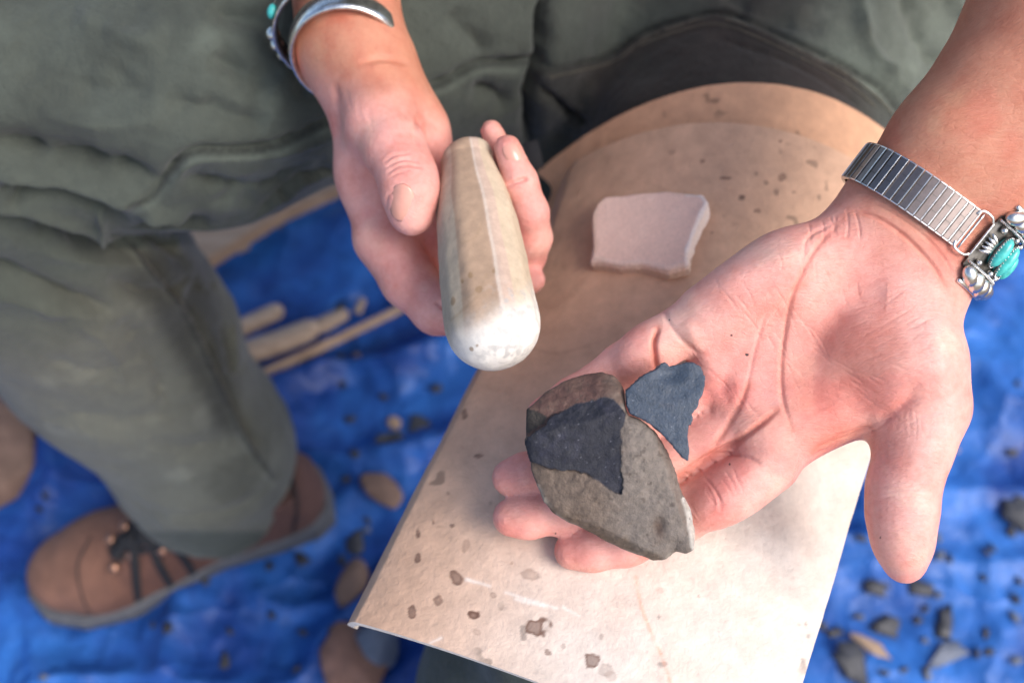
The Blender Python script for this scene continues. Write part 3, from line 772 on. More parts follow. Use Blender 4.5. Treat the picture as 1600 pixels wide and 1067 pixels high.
LC = [
 ([(1318, 340), (1270, 395), (1238, 470), (1222, 550), (1222, 620), (1238, 672)], 5, .0010),
 ([(1300, 350), (1262, 372), (1256, 410)], 4, .0008),
 ([(1215, 640), (1180, 668), (1150, 690), (1118, 708), (1090, 725), (1062, 742)], 6, .0022),
 ([(1170, 600), (1150, 640), (1128, 680), (1112, 702)], 7, .0014),
 ([(1200, 480), (1180, 545), (1165, 610), (1150, 650)], 4, .0006),
 ([(1028, 512), (1022, 535), (1024, 562), (1026, 582)], 5, .0030),
 ([(1035, 470), (1045, 505), (1075, 540), (1120, 560)], 6, .0007),
 ([(1085, 735), (1120, 712), (1160, 712), (1190, 726)], 4, .0012),
 # wrist folds
 ([(1325, 330), (1365, 338), (1412, 368), (1455, 412), (1478, 450)], 4, .0012),
 ([(1330, 312), (1380, 325), (1440, 365), (1480, 410), (1492, 440)], 3.5, .0007),
 ([(1370, 300), (1420, 330), (1470, 380)], 3.5, .0004),
 ([(1366, 676), (1352, 668), (1310, 682), (1270, 704)], 3, .0008),
 ([(1372, 668), (1400, 640), (1440, 620), (1470, 618)], 8, .0006),
 ([(1372, 780), (1400, 774), (1440, 776), (1456, 780)], 3, .0005),
 ([(1376, 772), (1410, 765), (1450, 768)], 2.5, .0003),
 ([(1128, 800), (1120, 770), (1100, 745)], 3, .0004),
]
LC += hl(1268, 362, 14, -2, 6, 46, 84, 2.6, .0005) + hl(1290, 700, 12, -6, 8, 60, -24, 2.2, .0005) + hl(1300, 560, 14, 9, 9, 90, 28, 2.0, .00010, 9)
LC += hl(1400, 470, 12, 14, 12, 40, -20, 1.6, .00008, 9) + hl(1250, 640, 16, -3, 7, 55, 35, 2.0, .00012, 8) + hl(1395, 655, 9, 2, 8, 50, 85, 2.4, .00010, 5)
LC += hl(1180, 450, 14, 12, 8, 70, 60, 2.0, .00018, 12) + hl(1390, 690, 6, 22, 8, 36, 15, 1.8, .00006, 3)
LC = [(a, b * .8, c * .72) for a, b, c in LC]
for (x, y, n_, dx, dy, L_, an_) in ((1330, 480, 14, 9, 13, 60, -22), (1260, 520, 12, 12, 12, 50, 35), (1380, 440, 10, 10, 14, 46, -30), (1290, 620, 12, 12, -4, 50, 20), (1150, 470, 10, 12, 14, 44, 55), (1090, 560, 8, 12, 12, 40, 50), (1420, 560, 10, 6, 14, 50, -10), (1230, 400, 10, 12, 8, 40, 75), (1385, 700, 5, 6, 30, 40, 8), (1160, 740, 10, -10, 7, 44, 60)):
    LC += hl(x, y, dx, dy, n_, L_, an_, 1.9, .00016, 12)
LC += [([(1385, 470), (1330, 470), (1290, 520), (1265, 590), (1290, 640)], 26, .0018), ([(1290, 420), (1240, 470), (1205, 520)], 16, .0010), ([(1150, 560), (1130, 610), (1160, 660)], 14, .0012), ([(1440, 600), (1400, 640), (1370, 655)], 12, .0012),
       ([(1060, 600), (1110, 610), (1150, 600)], 10, .001), ([(1450, 500), (1470, 560), (1475, 620)], 20, -.0010), ([(1120, 440), (1190, 415), (1260, 385)], 16, -.0010), ([(1070, 500), (1095, 545), (1110, 590)], 14, -.0012)]
lv = creases(lv, ln_, LC)
RC = [
 ([(602, 262), (618, 252), (638, 248), (655, 254)], 3, .0007), ([(604, 272), (620, 260), (642, 257), (660, 262)], 3, .0006),
 ([(600, 254), (616, 243), (640, 240)], 2.6, .0004), ([(606, 280), (622, 270), (640, 266)], 2.6, .0004),
 ([(680, 470), (688, 478), (696, 484)], 4, .0014), ([(524, 130), (526, 180), (530, 230)], 6, .0008),
 ([(790, 290), (808, 284), (826, 278)], 3.5, .0014), ([(655, 180), (648, 205), (655, 230)], 5, .0006),
 ([(622, 300), (606, 306), (603, 330)], 2.5, .0004), ([(560, 100), (600, 92), (640, 100)], 5, .0006),
]
RC += hl(540, 150, 8, 8, 6, 40, 75, 2.2, .00008, 6)
RC = [(a, b, c * 1.6) for a, b, c in RC]
rv = creases(rv, rn_, RC)
# skin colour: pink palms and finger ends, tanned backs and forearms
def skin_tint(v, n, right):
    pp = proj(v)
    palm = np.array([0.80, 0.37, 0.315]); tan = np.array([0.53, 0.225, 0.142]); pink = np.array([0.66, 0.27, 0.235]); pale = np.array([0.76, 0.46, 0.40])
    if right: t = 1 - sstep(90, 190, pp[:, 1] - 0.35 * (pp[:, 0] - 560) + 8 * vnoise(v, 60, 2))
    else:
        s = (pp[:, 0] - 1412) * 0.62 - (pp[:, 1] - 395) * 0.78
        t = sstep(-60, 90, s + 14 * vnoise(v, 50, 2))
        t = np.maximum(t, sstep(0.1, -0.4, n[:, 2]) * 0.8)
    c = palm * (1 - t[:, None]) + tan * t[:, None]
    def spot(x, y, r, colr, a, ry=None):
        nonlocal c
        g = a * np.exp(-((pp[:, 0] - x) / r) ** 2 - ((pp[:, 1] - y) / (ry or r)) ** 2)
        c = c * (1 - g[:, None]) + colr * g[:, None]
    if right:
        for s_ in ((662, 275, 30, pink, .55), (640, 350, 22, pale, .4), (768, 203, 22, pink, .9), (790, 228, 22, pink, .7), (835, 340, 40, pink, .6), (840, 437, 20, pink, .9), (640, 430, 60, pink, .5),
                   (560, 60, 60, tan, .6), (620, 180, 40, pale, .35), (690, 250, 40, pink, .6)): spot(*s_)
    else:
        for s_ in ((790, 745, 36, pink, .8), (790, 805, 40, pink, .7), (885, 865, 36, pink, .7), (1420, 800, 40, pale, .3), (1150, 640, 60, pink, .45), (1340, 590, 80, np.array([.70, .26, .19]), .45),
                   (1105, 715, 26, pink, .8), (1200, 700, 40, pink, .3), (1100, 450, 60, pale, .4), (1060, 520, 40, pale, .3), (1320, 690, 60, np.array([.70, .34, .22]), .5, 22),
                   (1440, 560, 60, pale, .5, 120), (1000, 530, 36, pink, .5), (1250, 420, 60, pale, .3), (1290, 460, 50, pink, .25), (1330, 560, 110, np.array([.72, .27, .19]), .45), (1180, 560, 50, pink, .35), (1480, 560, 40, pale, .6, 100), (1190, 400, 60, pale, .5, 30), (1430, 730, 22, pale, .5, 90), (1090, 560, 40, pale, .35), (1460, 420, 30, pink, .3)): spot(*s_)
    m = fbm(v, 75, 4, 7)[:, None]; k = sstep(.05, .45, fbm(v, 48, 3, 17))[:, None]; y = sstep(.1, .5, fbm(v, 60, 3, 27))[:, None]
    c = c * (1 + 0.10 * m) * (1 - k * np.array([.02, .20, .20])) * (1 + y * np.array([.03, .14, .10]))
    return c
lc, rc = skin_tint(lv, vnormals(lv, lq), False), skin_tint(rv, vnormals(rv, rq), True)
for ln, a_ in (([(1318, 340), (1270, 395), (1238, 470), (1222, 550), (1222, 620), (1238, 672)], .35), ([(1215, 640), (1180, 668), (1150, 690), (1118, 708), (1090, 725), (1062, 742)], .6), ([(1170, 600), (1150, 640), (1128, 680), (1112, 702)], .5), ([(1028, 512), (1022, 535), (1024, 562), (1026, 582)], .7),
               ([(1325, 330), (1365, 338), (1412, 368), (1455, 412), (1478, 450)], .4), ([(1366, 676), (1352, 668), (1310, 682), (1270, 704)], .5)):
    d, t = seg_dist(proj(lv), smooth_line(ln)); g = (a_ * np.exp(-(d / 7) ** 2) * (ln_[:, 2] > 0))[:, None]; lc = lc * (1 - g) + np.array([.62, .19, .13]) * g
# freckles of stone dust on the palm
for x, y, r_ in ((1143, 524, 2.2), (1167, 554, 3), (1046, 500, 1.8), (1140, 725, 2), (868, 833, 2), (1376, 840, 1.6), (1050, 632, 1.5)):
    d = np.linalg.norm(proj(lv) - [x, y], axis=1); lc[(d < r_ * .75) & (ln_[:, 2] > 0)] = (.05, .03, .03)
BODY = build('body', np.concatenate([lv, rv]), np.concatenate([lq, rq + len(lv)]), SKIN, PERSON, colors=np.concatenate([lc, rc]))

def trace(f, o, d, n=60, s=0.0):
    o = np.atleast_2d(np.asarray(o, float)).copy(); d = np.atleast_2d(d)
    for _ in range(n): o += d * np.clip(f(o) - s, -.02, .05)[:, None] * 0.9
    return o
def grad(f, p, e=1e-4):
    p = np.atleast_2d(p); g = np.stack([f(p + np.eye(3)[k] * e) - f(p - np.eye(3)[k] * e) for k in range(3)], 1)
    return g / np.linalg.norm(g, axis=1)[:, None]
def hit(f, px, py, d0, s=0.0):
    a = P(px, py, d0); d = a / np.linalg.norm(a); q = trace(f, a, d, 60, s)[0]; return q, grad(f, q)[0]
# nails
def nail(f, px, py, d0, dirpx, L, W):
    c, nn = hit(f, px, py, d0); ax = np.array([dirpx[0], -dirpx[1], 0.0]); fr = frame(ax - nn * (ax @ nn), nn)
    nu, nv_ = 14, 10; vs = []
    for s_ in (1, 0):
        for i in range(nu):
            for j in range(nv_):
                u, w_ = i / (nu - 1) * 2 - 1, j / (nv_ - 1) * 2 - 1
                ww = w_ * W * max(1 - abs(u) ** (2.6 if u < 0 else 3.2), .02) ** .5
                vs.append(c + fr @ np.array([u * L, ww, 0.00055 - 0.42 * ww * ww / W - 0.0010 * u * u * (1 if u < 0 else 1.2) - (0 if s_ else .0012)]))
    a = grid(nu, nv_); q = np.concatenate([a, a[:, ::-1] + nu * nv_])
    rim = []
    bd = [i * nv_ for i in range(nu)] + [(nu - 1) * nv_ + j for j in range(1, nv_)] + [i * nv_ + nv_ - 1 for i in range(nu - 2, -1, -1)] + [j for j in range(nv_ - 2, 0, -1)]
    for k in range(len(bd)): x, y = bd[k], bd[(k + 1) % len(bd)]; rim.append((y, x, x + nu * nv_, y + nu * nv_))
    return build('fingernail', np.array(vs), np.concatenate([q, np.array(rim)]), NAIL, BODY)
nail(f_right, 626, 318, .44, (-.22, 1), .0088, .0058)
nail(f_right, 801, 238, .45, (-.55, -1), .0052, .0040)

# ================================================================== THE HIDE PAD ON THE LAP
def pad_surface(rows, nu, nv, th, roll=0.0, lip=0.0):
    """rows: (left px, right px, edge height, arch height, flatness); returns top grid and solid mesh"""
    A = []
    for (lx, ly), (rx, ry), zl, zr, zc, pw in rows:
        A.append(np.concatenate([PZ(lx, ly, zl), PZ(rx, ry, zr), [zc, pw]]))
    A = smooth_line(A, 12); s = np.linspace(0, len(A) - 1, nv)
    A = np.stack([np.interp(s, np.arange(len(A)), A[:, k]) for k in range(8)], 1)
    u = np.linspace(0, 1, nu); u = u + 0.0
    U, Vv = np.meshgrid(u, np.arange(nv), indexing='ij')
    a = A[Vv.ravel()]; uu = U.ravel(); c = 2 * uu - 1
    base = a[:, :3] * (1 - uu)[:, None] + a[:, 3:6] * uu[:, None]
    arch = 1 - np.abs(c) ** a[:, 7]
    ang = c * math.pi / 2
    base[:, 2] += (a[:, 6] - (a[:, 2] * (1 - uu) + a[:, 5] * uu)) * arch
    if roll:
        k = np.clip(1 - uu / 0.06, 0, 1)
        base[:, 2] -= roll * k ** 1.3; base[:, 0] += .30 * roll * k ** 3
    return base.reshape(nu, nv, 3)
def solid(top, th):
    nu, nv, _ = top.shape; g = grid(nu, nv); t = top.reshape(-1, 3); n = vnormals(t, g)
    if n[:, 2].mean() < 0: n = -n; g = g[:, ::-1]
    b = t - n * th
    m = nu * nv
    bd = [i * nv for i in range(nu)] + [(nu - 1) * nv + j for j in range(1, nv)] + [i * nv + nv - 1 for i in range(nu - 2, -1, -1)] + [j for j in range(nv - 2, 0, -1)]
    bd = np.array(bd); nx_ = np.roll(bd, -1)
    rim = np.stack([bd, nx_, nx_ + m, bd + m], 1)
    mid = (t[bd] - t.mean(0)); fn = np.cross(t[nx_] - t[bd], -n[bd]); 
    if (fn * mid).sum() < 0: rim = rim[:, ::-1]
    return np.concatenate([t, b]), g, g[:, ::-1] + m, rim, n
def pad_build(name, top, th, parent, paint, worn=0):
    v, g, gb, rim, n = solid(top, th); m = len(v) // 2
    bumps = 0.0007 * fbm(v[:m], 24, 3, 61) + 0.00022 * fbm(v[:m], 160, 3, 62)
    v[:m] += n * bumps[:, None]
    c = np.tile(np.array([0.61, 0.385, 0.262]), (len(v), 1))
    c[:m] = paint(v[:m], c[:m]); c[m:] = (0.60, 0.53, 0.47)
    o = build(name, v, np.concatenate([g, gb]), PADM, parent, world=True, colors=c)
    # the cut edge is its own strip: paler raw hide
    used = np.unique(rim); mp = -np.ones(len(v), int); mp[used] = np.arange(len(used))
    build('cut_edge', v[used], mp[rim], EDGEM, o, world=True, smooth=False)
    return o
EDGEM = m_plain('raw_hide_edge', (0.66, 0.61, 0.56), 0.8, 0, 300, 0.2, 500, 0.4, 0.0005)
PADR = root('hide_lap_pad', PZ(1040, 1000, .49), 'stiff tan rawhide pad draped over the left thigh, spotted with brown stains', 'lap pad')
main_rows = [((862, 275), (1452, 362), .475, .481, .5445, 2.1), ((815, 405), (1440, 480), .484, .489, .535, 2.2), ((722, 575), (1400, 600), .494, .498, .530, 2.3),
             ((622, 765), (1340, 780), .502, .508, .530, 2.3), ((560, 885), (1290, 950), .506, .512, .530, 2.3), ((519, 962), (1205, 1215), .509, .513, .530, 2.3)]
top_main = pad_surface(main_rows, 330, 400, .003, roll=.019)
und_rows = [((838, 270), (1458, 290), .452, .460, .5395, 2.05), ((862, 297), (1452, 372), .461, .468, .5345, 2.1), ((842, 345), (1446, 430), .468, .474, .5290, 2.1), ((822, 420), (1440, 490), .472, .478, .5240, 2.1)]
top_und = pad_surface(und_rows, 200, 110, .003)
SPOTS = [(725, 646, 4, 8), (750, 712, 9, 4), (653, 832, 5, 9), (677, 815, 3, 6), (706, 821, 3, 3), (728, 854, 7, 11, .35), (653, 871, 5, 9), (570, 893, 9, 12), (712, 902, 9, 11), (644, 955, 6, 10),
         (684, 937, 8, 9, .7), (771, 930, 6, 5, .4), (739, 961, 10, 10, 1), (828, 898, 13, 9, .4), (839, 981, 21, 13, .95), (855, 1019, 7, 9, .7), (745, 987, 6, 6, .3), (925, 1031, 9, 12, .9), (947, 1047, 14, 10, .35),
         (940, 996, 6, 7, .35), (616, 795, 5, 7, .5), (548, 950, 4, 9, .6), (1098, 251, 4, 4), (1135, 278, 10, 2.4), (1221, 278, 7, 6, .7), (1159, 307, 5, 3), (1220, 221, 3, 2.4), (1183, 330, 5, 3, .7), (1049, 238, 6, 5, .35),
         (1113, 364, 3, 2), (1092, 931, 2, 3, .6), (1259, 974, 2, 5, .5), (1032, 921, 8, 8, .25), (955, 1055, 12, 8, .3), (668, 720, 3, 3, .5), (880, 1010, 4, 4, .4), (800, 880, 3, 3, .4), (600, 850, 3, 6, .5), (700, 770, 2, 3, .6)]
def pad_paint(v, c):
    pp = proj(W2L(v)); c = c.copy()
    a = fbm(v, 11, 4, 70)[:, None]; b = fbm(v, 45, 4, 71)[:, None]
    c = c * (1 + 0.10 * a + 0.07 * b)
    tan = np.array([0.50, 0.315, 0.205]); w = sstep(0.0, 0.5, fbm(v, 7, 3, 73) + 0.25)[:, None] * 0.35
    c = c * (1 - w) + tan * w
    # far end browner; bright light on the near right painted in as pale
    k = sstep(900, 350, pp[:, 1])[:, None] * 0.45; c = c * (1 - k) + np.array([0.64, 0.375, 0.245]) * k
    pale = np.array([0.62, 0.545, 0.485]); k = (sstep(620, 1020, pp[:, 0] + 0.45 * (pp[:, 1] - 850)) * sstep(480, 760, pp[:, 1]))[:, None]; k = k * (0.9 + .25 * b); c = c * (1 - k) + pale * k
    br = np.array([0.135, 0.065, 0.042]); nz = fbm(v, 230, 3, 75)
    for s in SPOTS:
        x, y, rx, ry = s[:4]; al = s[4] if len(s) > 4 else 0.85
        m = (np.abs(pp[:, 0] - x) < rx * 3) & (np.abs(pp[:, 1] - y) < ry * 3)
        d = np.sqrt(((pp[m, 0] - x) / rx) ** 2 + ((pp[m, 1] - y) / ry) ** 2) + 0.75 * nz[m] + 0.25 * vnoise(v[m], 500, 77)
        g = (al * (1 - sstep(.75, 1.05, d)) * (0.75 + 0.25 * sstep(0.2, .8, d)))[:, None]
        c[m] = c[m] * (1 - g) + br * g
    # sparse fine specks
    sp = sstep(.63, .74, vnoise(v, 210, 80)) * sstep(.1, .5, vnoise(v, 30, 81)); c = c * (1 - .45 * sp[:, None])
    d, t = seg_dist(pp, smooth_line([(993, 900), (1003, 950), (1022, 998), (1036, 1030), (1050, 1075)])); g = (np.exp(-((d + 2 * nz) / 3.0) ** 2) * sstep(-.35, .2, nz) * .6)[:, None]
    c = c * (1 - g) + np.array([.72, .30, .17]) * g
    for ln in ([(790, 925), (830, 938), (870, 950)], [(805, 936), (850, 946)], [(730, 905), (765, 915)], [(672, 1004), (690, 996)], [(880, 948), (905, 962)]):
        d, t = seg_dist(pp, smooth_line(ln)); g = (np.exp(-((d + 2 * nz) / 2.6) ** 2) * .6)[:, None]; c = c * (1 - g) + np.array([.80, .74, .68]) * g
    d, t = seg_dist(pp, smooth_line([(835, 545), (870, 552), (920, 540)])); c *= 1 - .12 * np.exp(-(d / 3) ** 2)[:, None]
    return c
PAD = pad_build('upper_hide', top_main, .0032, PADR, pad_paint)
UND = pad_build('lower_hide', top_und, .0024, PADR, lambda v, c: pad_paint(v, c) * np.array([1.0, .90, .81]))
PT = W2L(top_main.reshape(-1, 3)); PTP = proj(PT); PN = vnormals(top_main.reshape(-1, 3), grid(330, 400)); PN = PN if PN[:, 2].mean() > 0 else -PN; PNL = PN @ ROT
def pad_at(px, py):
    i = np.argmin(((PTP - [px, py]) ** 2).sum(1)); return PT[i], PNL[i]

# ================================================================== STONES
# pale pestle-shaped cobble in the right hand
def f_cob(p):
    d = chain(p, [(736, 257, .474, 37), (737, 300, .468, 54), (743, 350, .460, 62), (757, 430, .446, 70), (770, 505, .4335, 75)], .02)
    ax = P(770, 505, .4335) - P(731, 256, .474); ax /= np.linalg.norm(ax)
    z = np.array([0, 0, 1.]) - ax * ax[2]; z /= np.linalg.norm(z); x = np.cross(ax, z)
    o = P(731, 256, .474); q = p - o; s = q @ ax / np.linalg.norm(P(771, 505, .4335) - o)
    rr = np.interp(s, [0, .18, .38, .72, 1.0, 1.4], [.0130, .0166, .0188, .0202, .0210, .0216])
    for a, k in ((90, .93), (52, .95), (20, .955), (128, .945), (165, .95), (-30, .93), (-90, .92), (210, .93)):
        nrm = math.cos(R(a + 6 * 0)) * x + math.sin(R(a)) * z
        d = smax(d, (q @ nrm - rr * k) * 0.99, .0016)
    return d + .00018 * vnoise(p, 260, 4) + .0003 * vnoise(p, 80, 6)
v, q = sdf_mesh(f_cob, [-.06, -.03, -.51], [.03, .10, -.395], .0006, margin=.001)
v = relax(v, q, 1); pp = proj(v)
n = vnormals(v, q)
brn = np.array([.385, .260, .175]); lgt = np.array([.46, .365, .265]); wht = np.array([.74, .70, .645]); gry = np.array([.40, .39, .38]); pnk = np.array([.50, .37, .30])
t = (pp[:, 1] - 254) / 250; xc = 731 + 39 * t; hw = np.interp(t, [-.06, .18, .38, .7, 1.0, 1.3], [39, 54, 62, 70, 75, 75]); uu = (pp[:, 0] - xc) / hw + .05 * vnoise(v, 60, 1)
c = np.tile(brn, (len(v), 1)) * (1 + .10 * fbm(v, 70, 3, 5) + .08 * fbm(v, 300, 2, 6))[:, None]
def over(c, colr, w): return c * (1 - w[:, None]) + np.asarray(colr) * w[:, None]
c = over(c, lgt, 1 - sstep(-.62, -.55, uu)); c = over(c, pnk, sstep(.20, .27, uu) * .9); c = over(c, lgt * 1.12, sstep(.56, .62, uu))
c = over(c, np.array([.62, .54, .45]), sstep(.24, .27, uu) * (1 - sstep(.30, .36, uu)) * .5)
e = pp[:, 1] + 0.42 * (771 - pp[:, 0]) * -1 + 16 * fbm(v, 90, 3, 9) ; e = pp[:, 1] + .55 * (pp[:, 0] - 771) + 14 * fbm(v, 110, 4, 9)
c = over(c, wht, sstep(462, 530, e))
g = sstep(.05, .5, fbm(v, 420, 3, 15) + .2) * np.exp(-(((pp[:, 0] - 800) * .8 + (pp[:, 1] - 480) * .1) / 34) ** 2) * sstep(430, 465, pp[:, 1]) * (1 - sstep(560, 580, pp[:, 1]))
c = over(c, gry, g * .75)
for x, y, rx, ry in ((735, 429, 4, 5), (747, 452, 6, 6), (708, 472, 4, 8), (772, 424, 4, 6), (737, 546, 4, 4), (745, 540, 3, 3), (722, 440, 3, 4)):
    d = np.sqrt(((pp[:, 0] - x) / rx) ** 2 + ((pp[:, 1] - y) / ry) ** 2) + .5 * vnoise(v, 400, 2); c = over(c, (.26, .16, .08), (1 - sstep(.6, 1.1, d)) * .7)
for ln in ([(722, 470), (745, 455), (760, 430)], [(705, 500), (728, 480), (748, 462)], [(720, 380), (742, 372), (752, 350)]):
    d, _ = seg_dist(pp, smooth_line(ln)); c = over(c, (.33, .22, .13), np.exp(-(d / 2.2) ** 2) * .35)
o = build('pale_cobble', v, q, COBBLE, colors=c)
tag(o, 'long pale pestle-shaped cobble with a chalky white end, held in the right hand', 'hammerstone')

# stone core with the dark break, lying on the fingers of the open hand
D0 = .388
def ortho(p, d=D0): return np.stack([800 + p[:, 0] / d * F, 533.5 - p[:, 1] / d * F], 1)
def half(pp, a, b):             # signed px distance to the line a->b, positive on its left as seen in the photo
    a, b = np.array(a, float), np.array(b, float); d = (b - a) / np.linalg.norm(b - a); r = pp - a
    return d[1] * r[:, 0] - d[0] * r[:, 1]
CORE = [(820, 640), (833, 630), (850, 610), (882, 591), (915, 580), (945, 577), (966, 588), (977, 606), (979, 640), (983, 650), (1002, 656), (1026, 676), (1045, 705), (1058, 735), (1070, 775), (1085, 800), (1091, 835), (1088, 862),
        (1075, 869), (1060, 866), (1045, 878), (1025, 886), (1000, 877), (985, 873), (950, 857), (920, 841), (888, 826), (868, 811), (850, 790), (838, 765), (829, 740), (827, 722), (821, 700), (819, 670)]
SCAR = [(818, 690), (826, 682), (838, 674), (852, 665), (858, 654), (880, 643), (900, 632), (924, 627), (945, 621), (958, 624), (966, 632), (978, 646), (976, 660), (970, 672), (971, 690), (968, 700), (971, 720), (969, 735), (973, 750), (972, 773),
        (962, 770), (950, 764), (940, 755), (929, 750), (918, 742), (903, 737), (880, 736), (862, 735), (846, 729), (828, 724)]
MMP = F / D0 / 1000             # px per mm at the stone
def core_h(p):
    pp = ortho(p); s = 1 / MMP * .001
    h = .0135 + .16 * half(pp, (1000, 650), (1085, 860)) * -s * .2 - .0 * pp[:, 0]
    scar_in = sstep(1.2, -1.2, polyfast(pp, SCAR) + 1.5 * vnoise(p, 900, 3))
    top = half(pp, (818, 676), (978, 640)) * -1     # px above the crest
    h = h - np.maximum(top, 0) * s * .50 * -1 * 0
    low = half(pp, (826, 752), (1040, 846))
    a_top = -half(pp, (818, 690), (945, 615))
    return pp, s, scar_in
def f_core(p):
    pp = ortho(p); s = .001 / MMP
    jag = 1.2 * vnoise(p, 500, 21) + .8 * vnoise(p, 1100, 22)
    d = (polyfast(pp, CORE) + jag) * s
    z = p[:, 2] + D0 + .024      # height above the back
    # crest line from lower left of the dark break up to the notch; surfaces fall away from it
    up = (pp[:, 0] - 820) * (-.34) + (686 - pp[:, 1]) * .94      # px beyond the upper crest
    dn = (pp[:, 0] - 850) * (-.42) + (pp[:, 1] - 795) * .91      # px beyond the lower crest
    rt = (pp[:, 0] - 1062) * .93 + (pp[:, 1] - 800) * -.20       # px beyond the right chipped end
    lf = (840 - pp[:, 0]) * .95 + (pp[:, 1] - 670) * .1
    nz = .0006 * fbm(p, 300, 3, 41) + .0011 * fbm(p, 70, 2, 43)
    main = .0235 - .05 * (pp[:, 0] - 1000) * s * -1 * .6 - .10 * (pp[:, 1] - 760) * s
    scar = main - .0003 - .035 * np.maximum(975 - pp[:, 0], 0) * s - .05 * np.maximum(700 - pp[:, 1], 0) * s
    ripple = .00022 * np.sin(np.hypot(pp[:, 0] - 900, pp[:, 1] - 590) * .22) + .0005 * vnoise(p, 140, 45) + .00025 * vnoise(p, 420, 46)
    si = sstep(1.5, -1.5, polyfast(pp, SCAR) + 1.6 * vnoise(p, 700, 3))
    main = np.minimum(main, main - .16 * np.maximum(948 - pp[:, 0] - .5 * (pp[:, 1] - 800), 0) * s) - .14 * np.maximum((pp[:, 0] - 1000) * .85 - (pp[:, 1] - 700) * .5, 0) * s
    top = np.where(si > .5, scar + ripple, main + nz * (1 + 0) + .0006)
    top = np.minimum(top, .0236 - .55 * up * s * 1.0 + nz * 1.4)
    top = np.where(si > .5, np.minimum(top, scar + ripple), top)
    top = np.minimum(top, .0225 - 1.15 * (dn + 10) * s + nz * 1.8)
    top = np.minimum(top, .0235 - .75 * rt * s + nz * 1.8)
    top = top - .0018 * np.exp(polyfast(pp, CORE) * s / .0030) - .0008 * np.exp(polyfast(pp, CORE) * s / .0012)
    pit = np.exp(-((pp[:, 0] - 1030) / 10) ** 2 - ((pp[:, 1] - 826) / 17) ** 2) * .0016; top = top - pit
    bot = .0035 + .010 * sstep(25, 0, -polyfast(pp, CORE))
    return smax(smax(d, (z - top) * .8, .0007), (bot - z), .004)
cl = np.array([(819 - 800) / F * D0 - .004, -(890 - 533.5) / F * D0 - .004, -D0 - .026]); ch = np.array([(1092 - 800) / F * D0 + .004, -(575 - 533.5) / F * D0 + .004, -D0 + .006])
v, q = sdf_mesh(f_core, cl, ch, .00048, margin=.002)
pp = ortho(v); nc = vnormals(v, q)
si = sstep(1.5, -1.5, polyfast(pp, SCAR) + 1.6 * vnoise(v, 700, 3)) * (nc[:, 2] > .25)
up = (pp[:, 0] - 820) * (-.34) + (686 - pp[:, 1]) * .94
gb = np.array([.132, .094, .070]); c = np.tile(gb, (len(v), 1)) * (1 + .14 * fbm(v, 110, 4, 51) + .1 * fbm(v, 500, 2, 52))[:, None]
c = over(c, (.155, .132, .116), sstep(930, 990, pp[:, 0] + 10 * fbm(v, 80, 2, 3)) * .7)
dn = (pp[:, 0] - 850) * (-.42) + (pp[:, 1] - 795) * .91
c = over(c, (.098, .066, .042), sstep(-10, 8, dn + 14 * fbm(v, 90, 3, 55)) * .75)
c = over(c, (.19, .14, .09), sstep(20, 34, dn + 8 * fbm(v, 120, 3, 57)) * .6)
c = over(c, (.07, .036, .022), np.exp(-((pp[:, 0] - 1030 + 3 * vnoise(v, 300, 1)) / 9) ** 2 - ((pp[:, 1] - 828) / 19) ** 2) * .85)
c = over(c, (.10, .065, .042), np.exp(-((pp[:, 0] - 900) / 16) ** 2 - ((pp[:, 1] - 808) / 5) ** 2) * .7)
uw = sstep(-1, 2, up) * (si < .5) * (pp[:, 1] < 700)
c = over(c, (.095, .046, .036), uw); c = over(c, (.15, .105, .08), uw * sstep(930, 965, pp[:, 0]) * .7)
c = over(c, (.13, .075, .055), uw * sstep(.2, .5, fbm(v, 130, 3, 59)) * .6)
bl = inpoly(pp, [(816, 640), (834, 642), (856, 652), (850, 664), (832, 674), (826, 680), (814, 672)]); c = over(c, (.022, .018, .014), bl.astype(float) * .95)
rt = (pp[:, 0] - 1062) * .93 + (pp[:, 1] - 800) * -.20
c = over(c, (.50, .48, .44), sstep(5, 11, rt + 4 * fbm(v, 200, 2, 60)) * (pp[:, 1] > 780) * .75)
edge = np.exp(-((polyfast(pp, CORE) + 3) / 4) ** 2) * (pp[:, 1] > 760) * sstep(-.1, .3, vnoise(v, 260, 61)); c = over(c, (.40, .36, .30), edge * .5)
c = over(c, (.020, .021, .030), si)
c = over(c, (.16, .16, .19), si * sstep(.80, .88, vnoise(v, 1700, 64)) * .7); c = over(c, (.036, .036, .056), si * sstep(-.1, .5, fbm(v, 160, 3, 68)) * .6)
c = over(c, (.06, .04, .03), (1 - si) * sstep(.60, .72, vnoise(v, 700, 66)) * .6)
mi = (si[q[:, 0]] > .5).astype(int)
sub = np.nonzero(mi == 1)[0]; oth = np.nonzero(mi == 0)[0]
def submesh(v, q, idx, c):
    qq = q[idx]; u, inv = np.unique(qq, return_inverse=True); return v[u], inv.reshape(qq.shape), c[u]
a, b_, c_ = submesh(v, q, oth, c); o = build('stone_core', a, b_, COREM, colors=c_)
tag(o, 'large grey brown stone core with a dark broken face lying on the open hand\'s fingers', 'stone core')
a, b_, c_ = submesh(v, q, sub, c); build('broken_face', a, b_, SCARM, o, colors=c_)
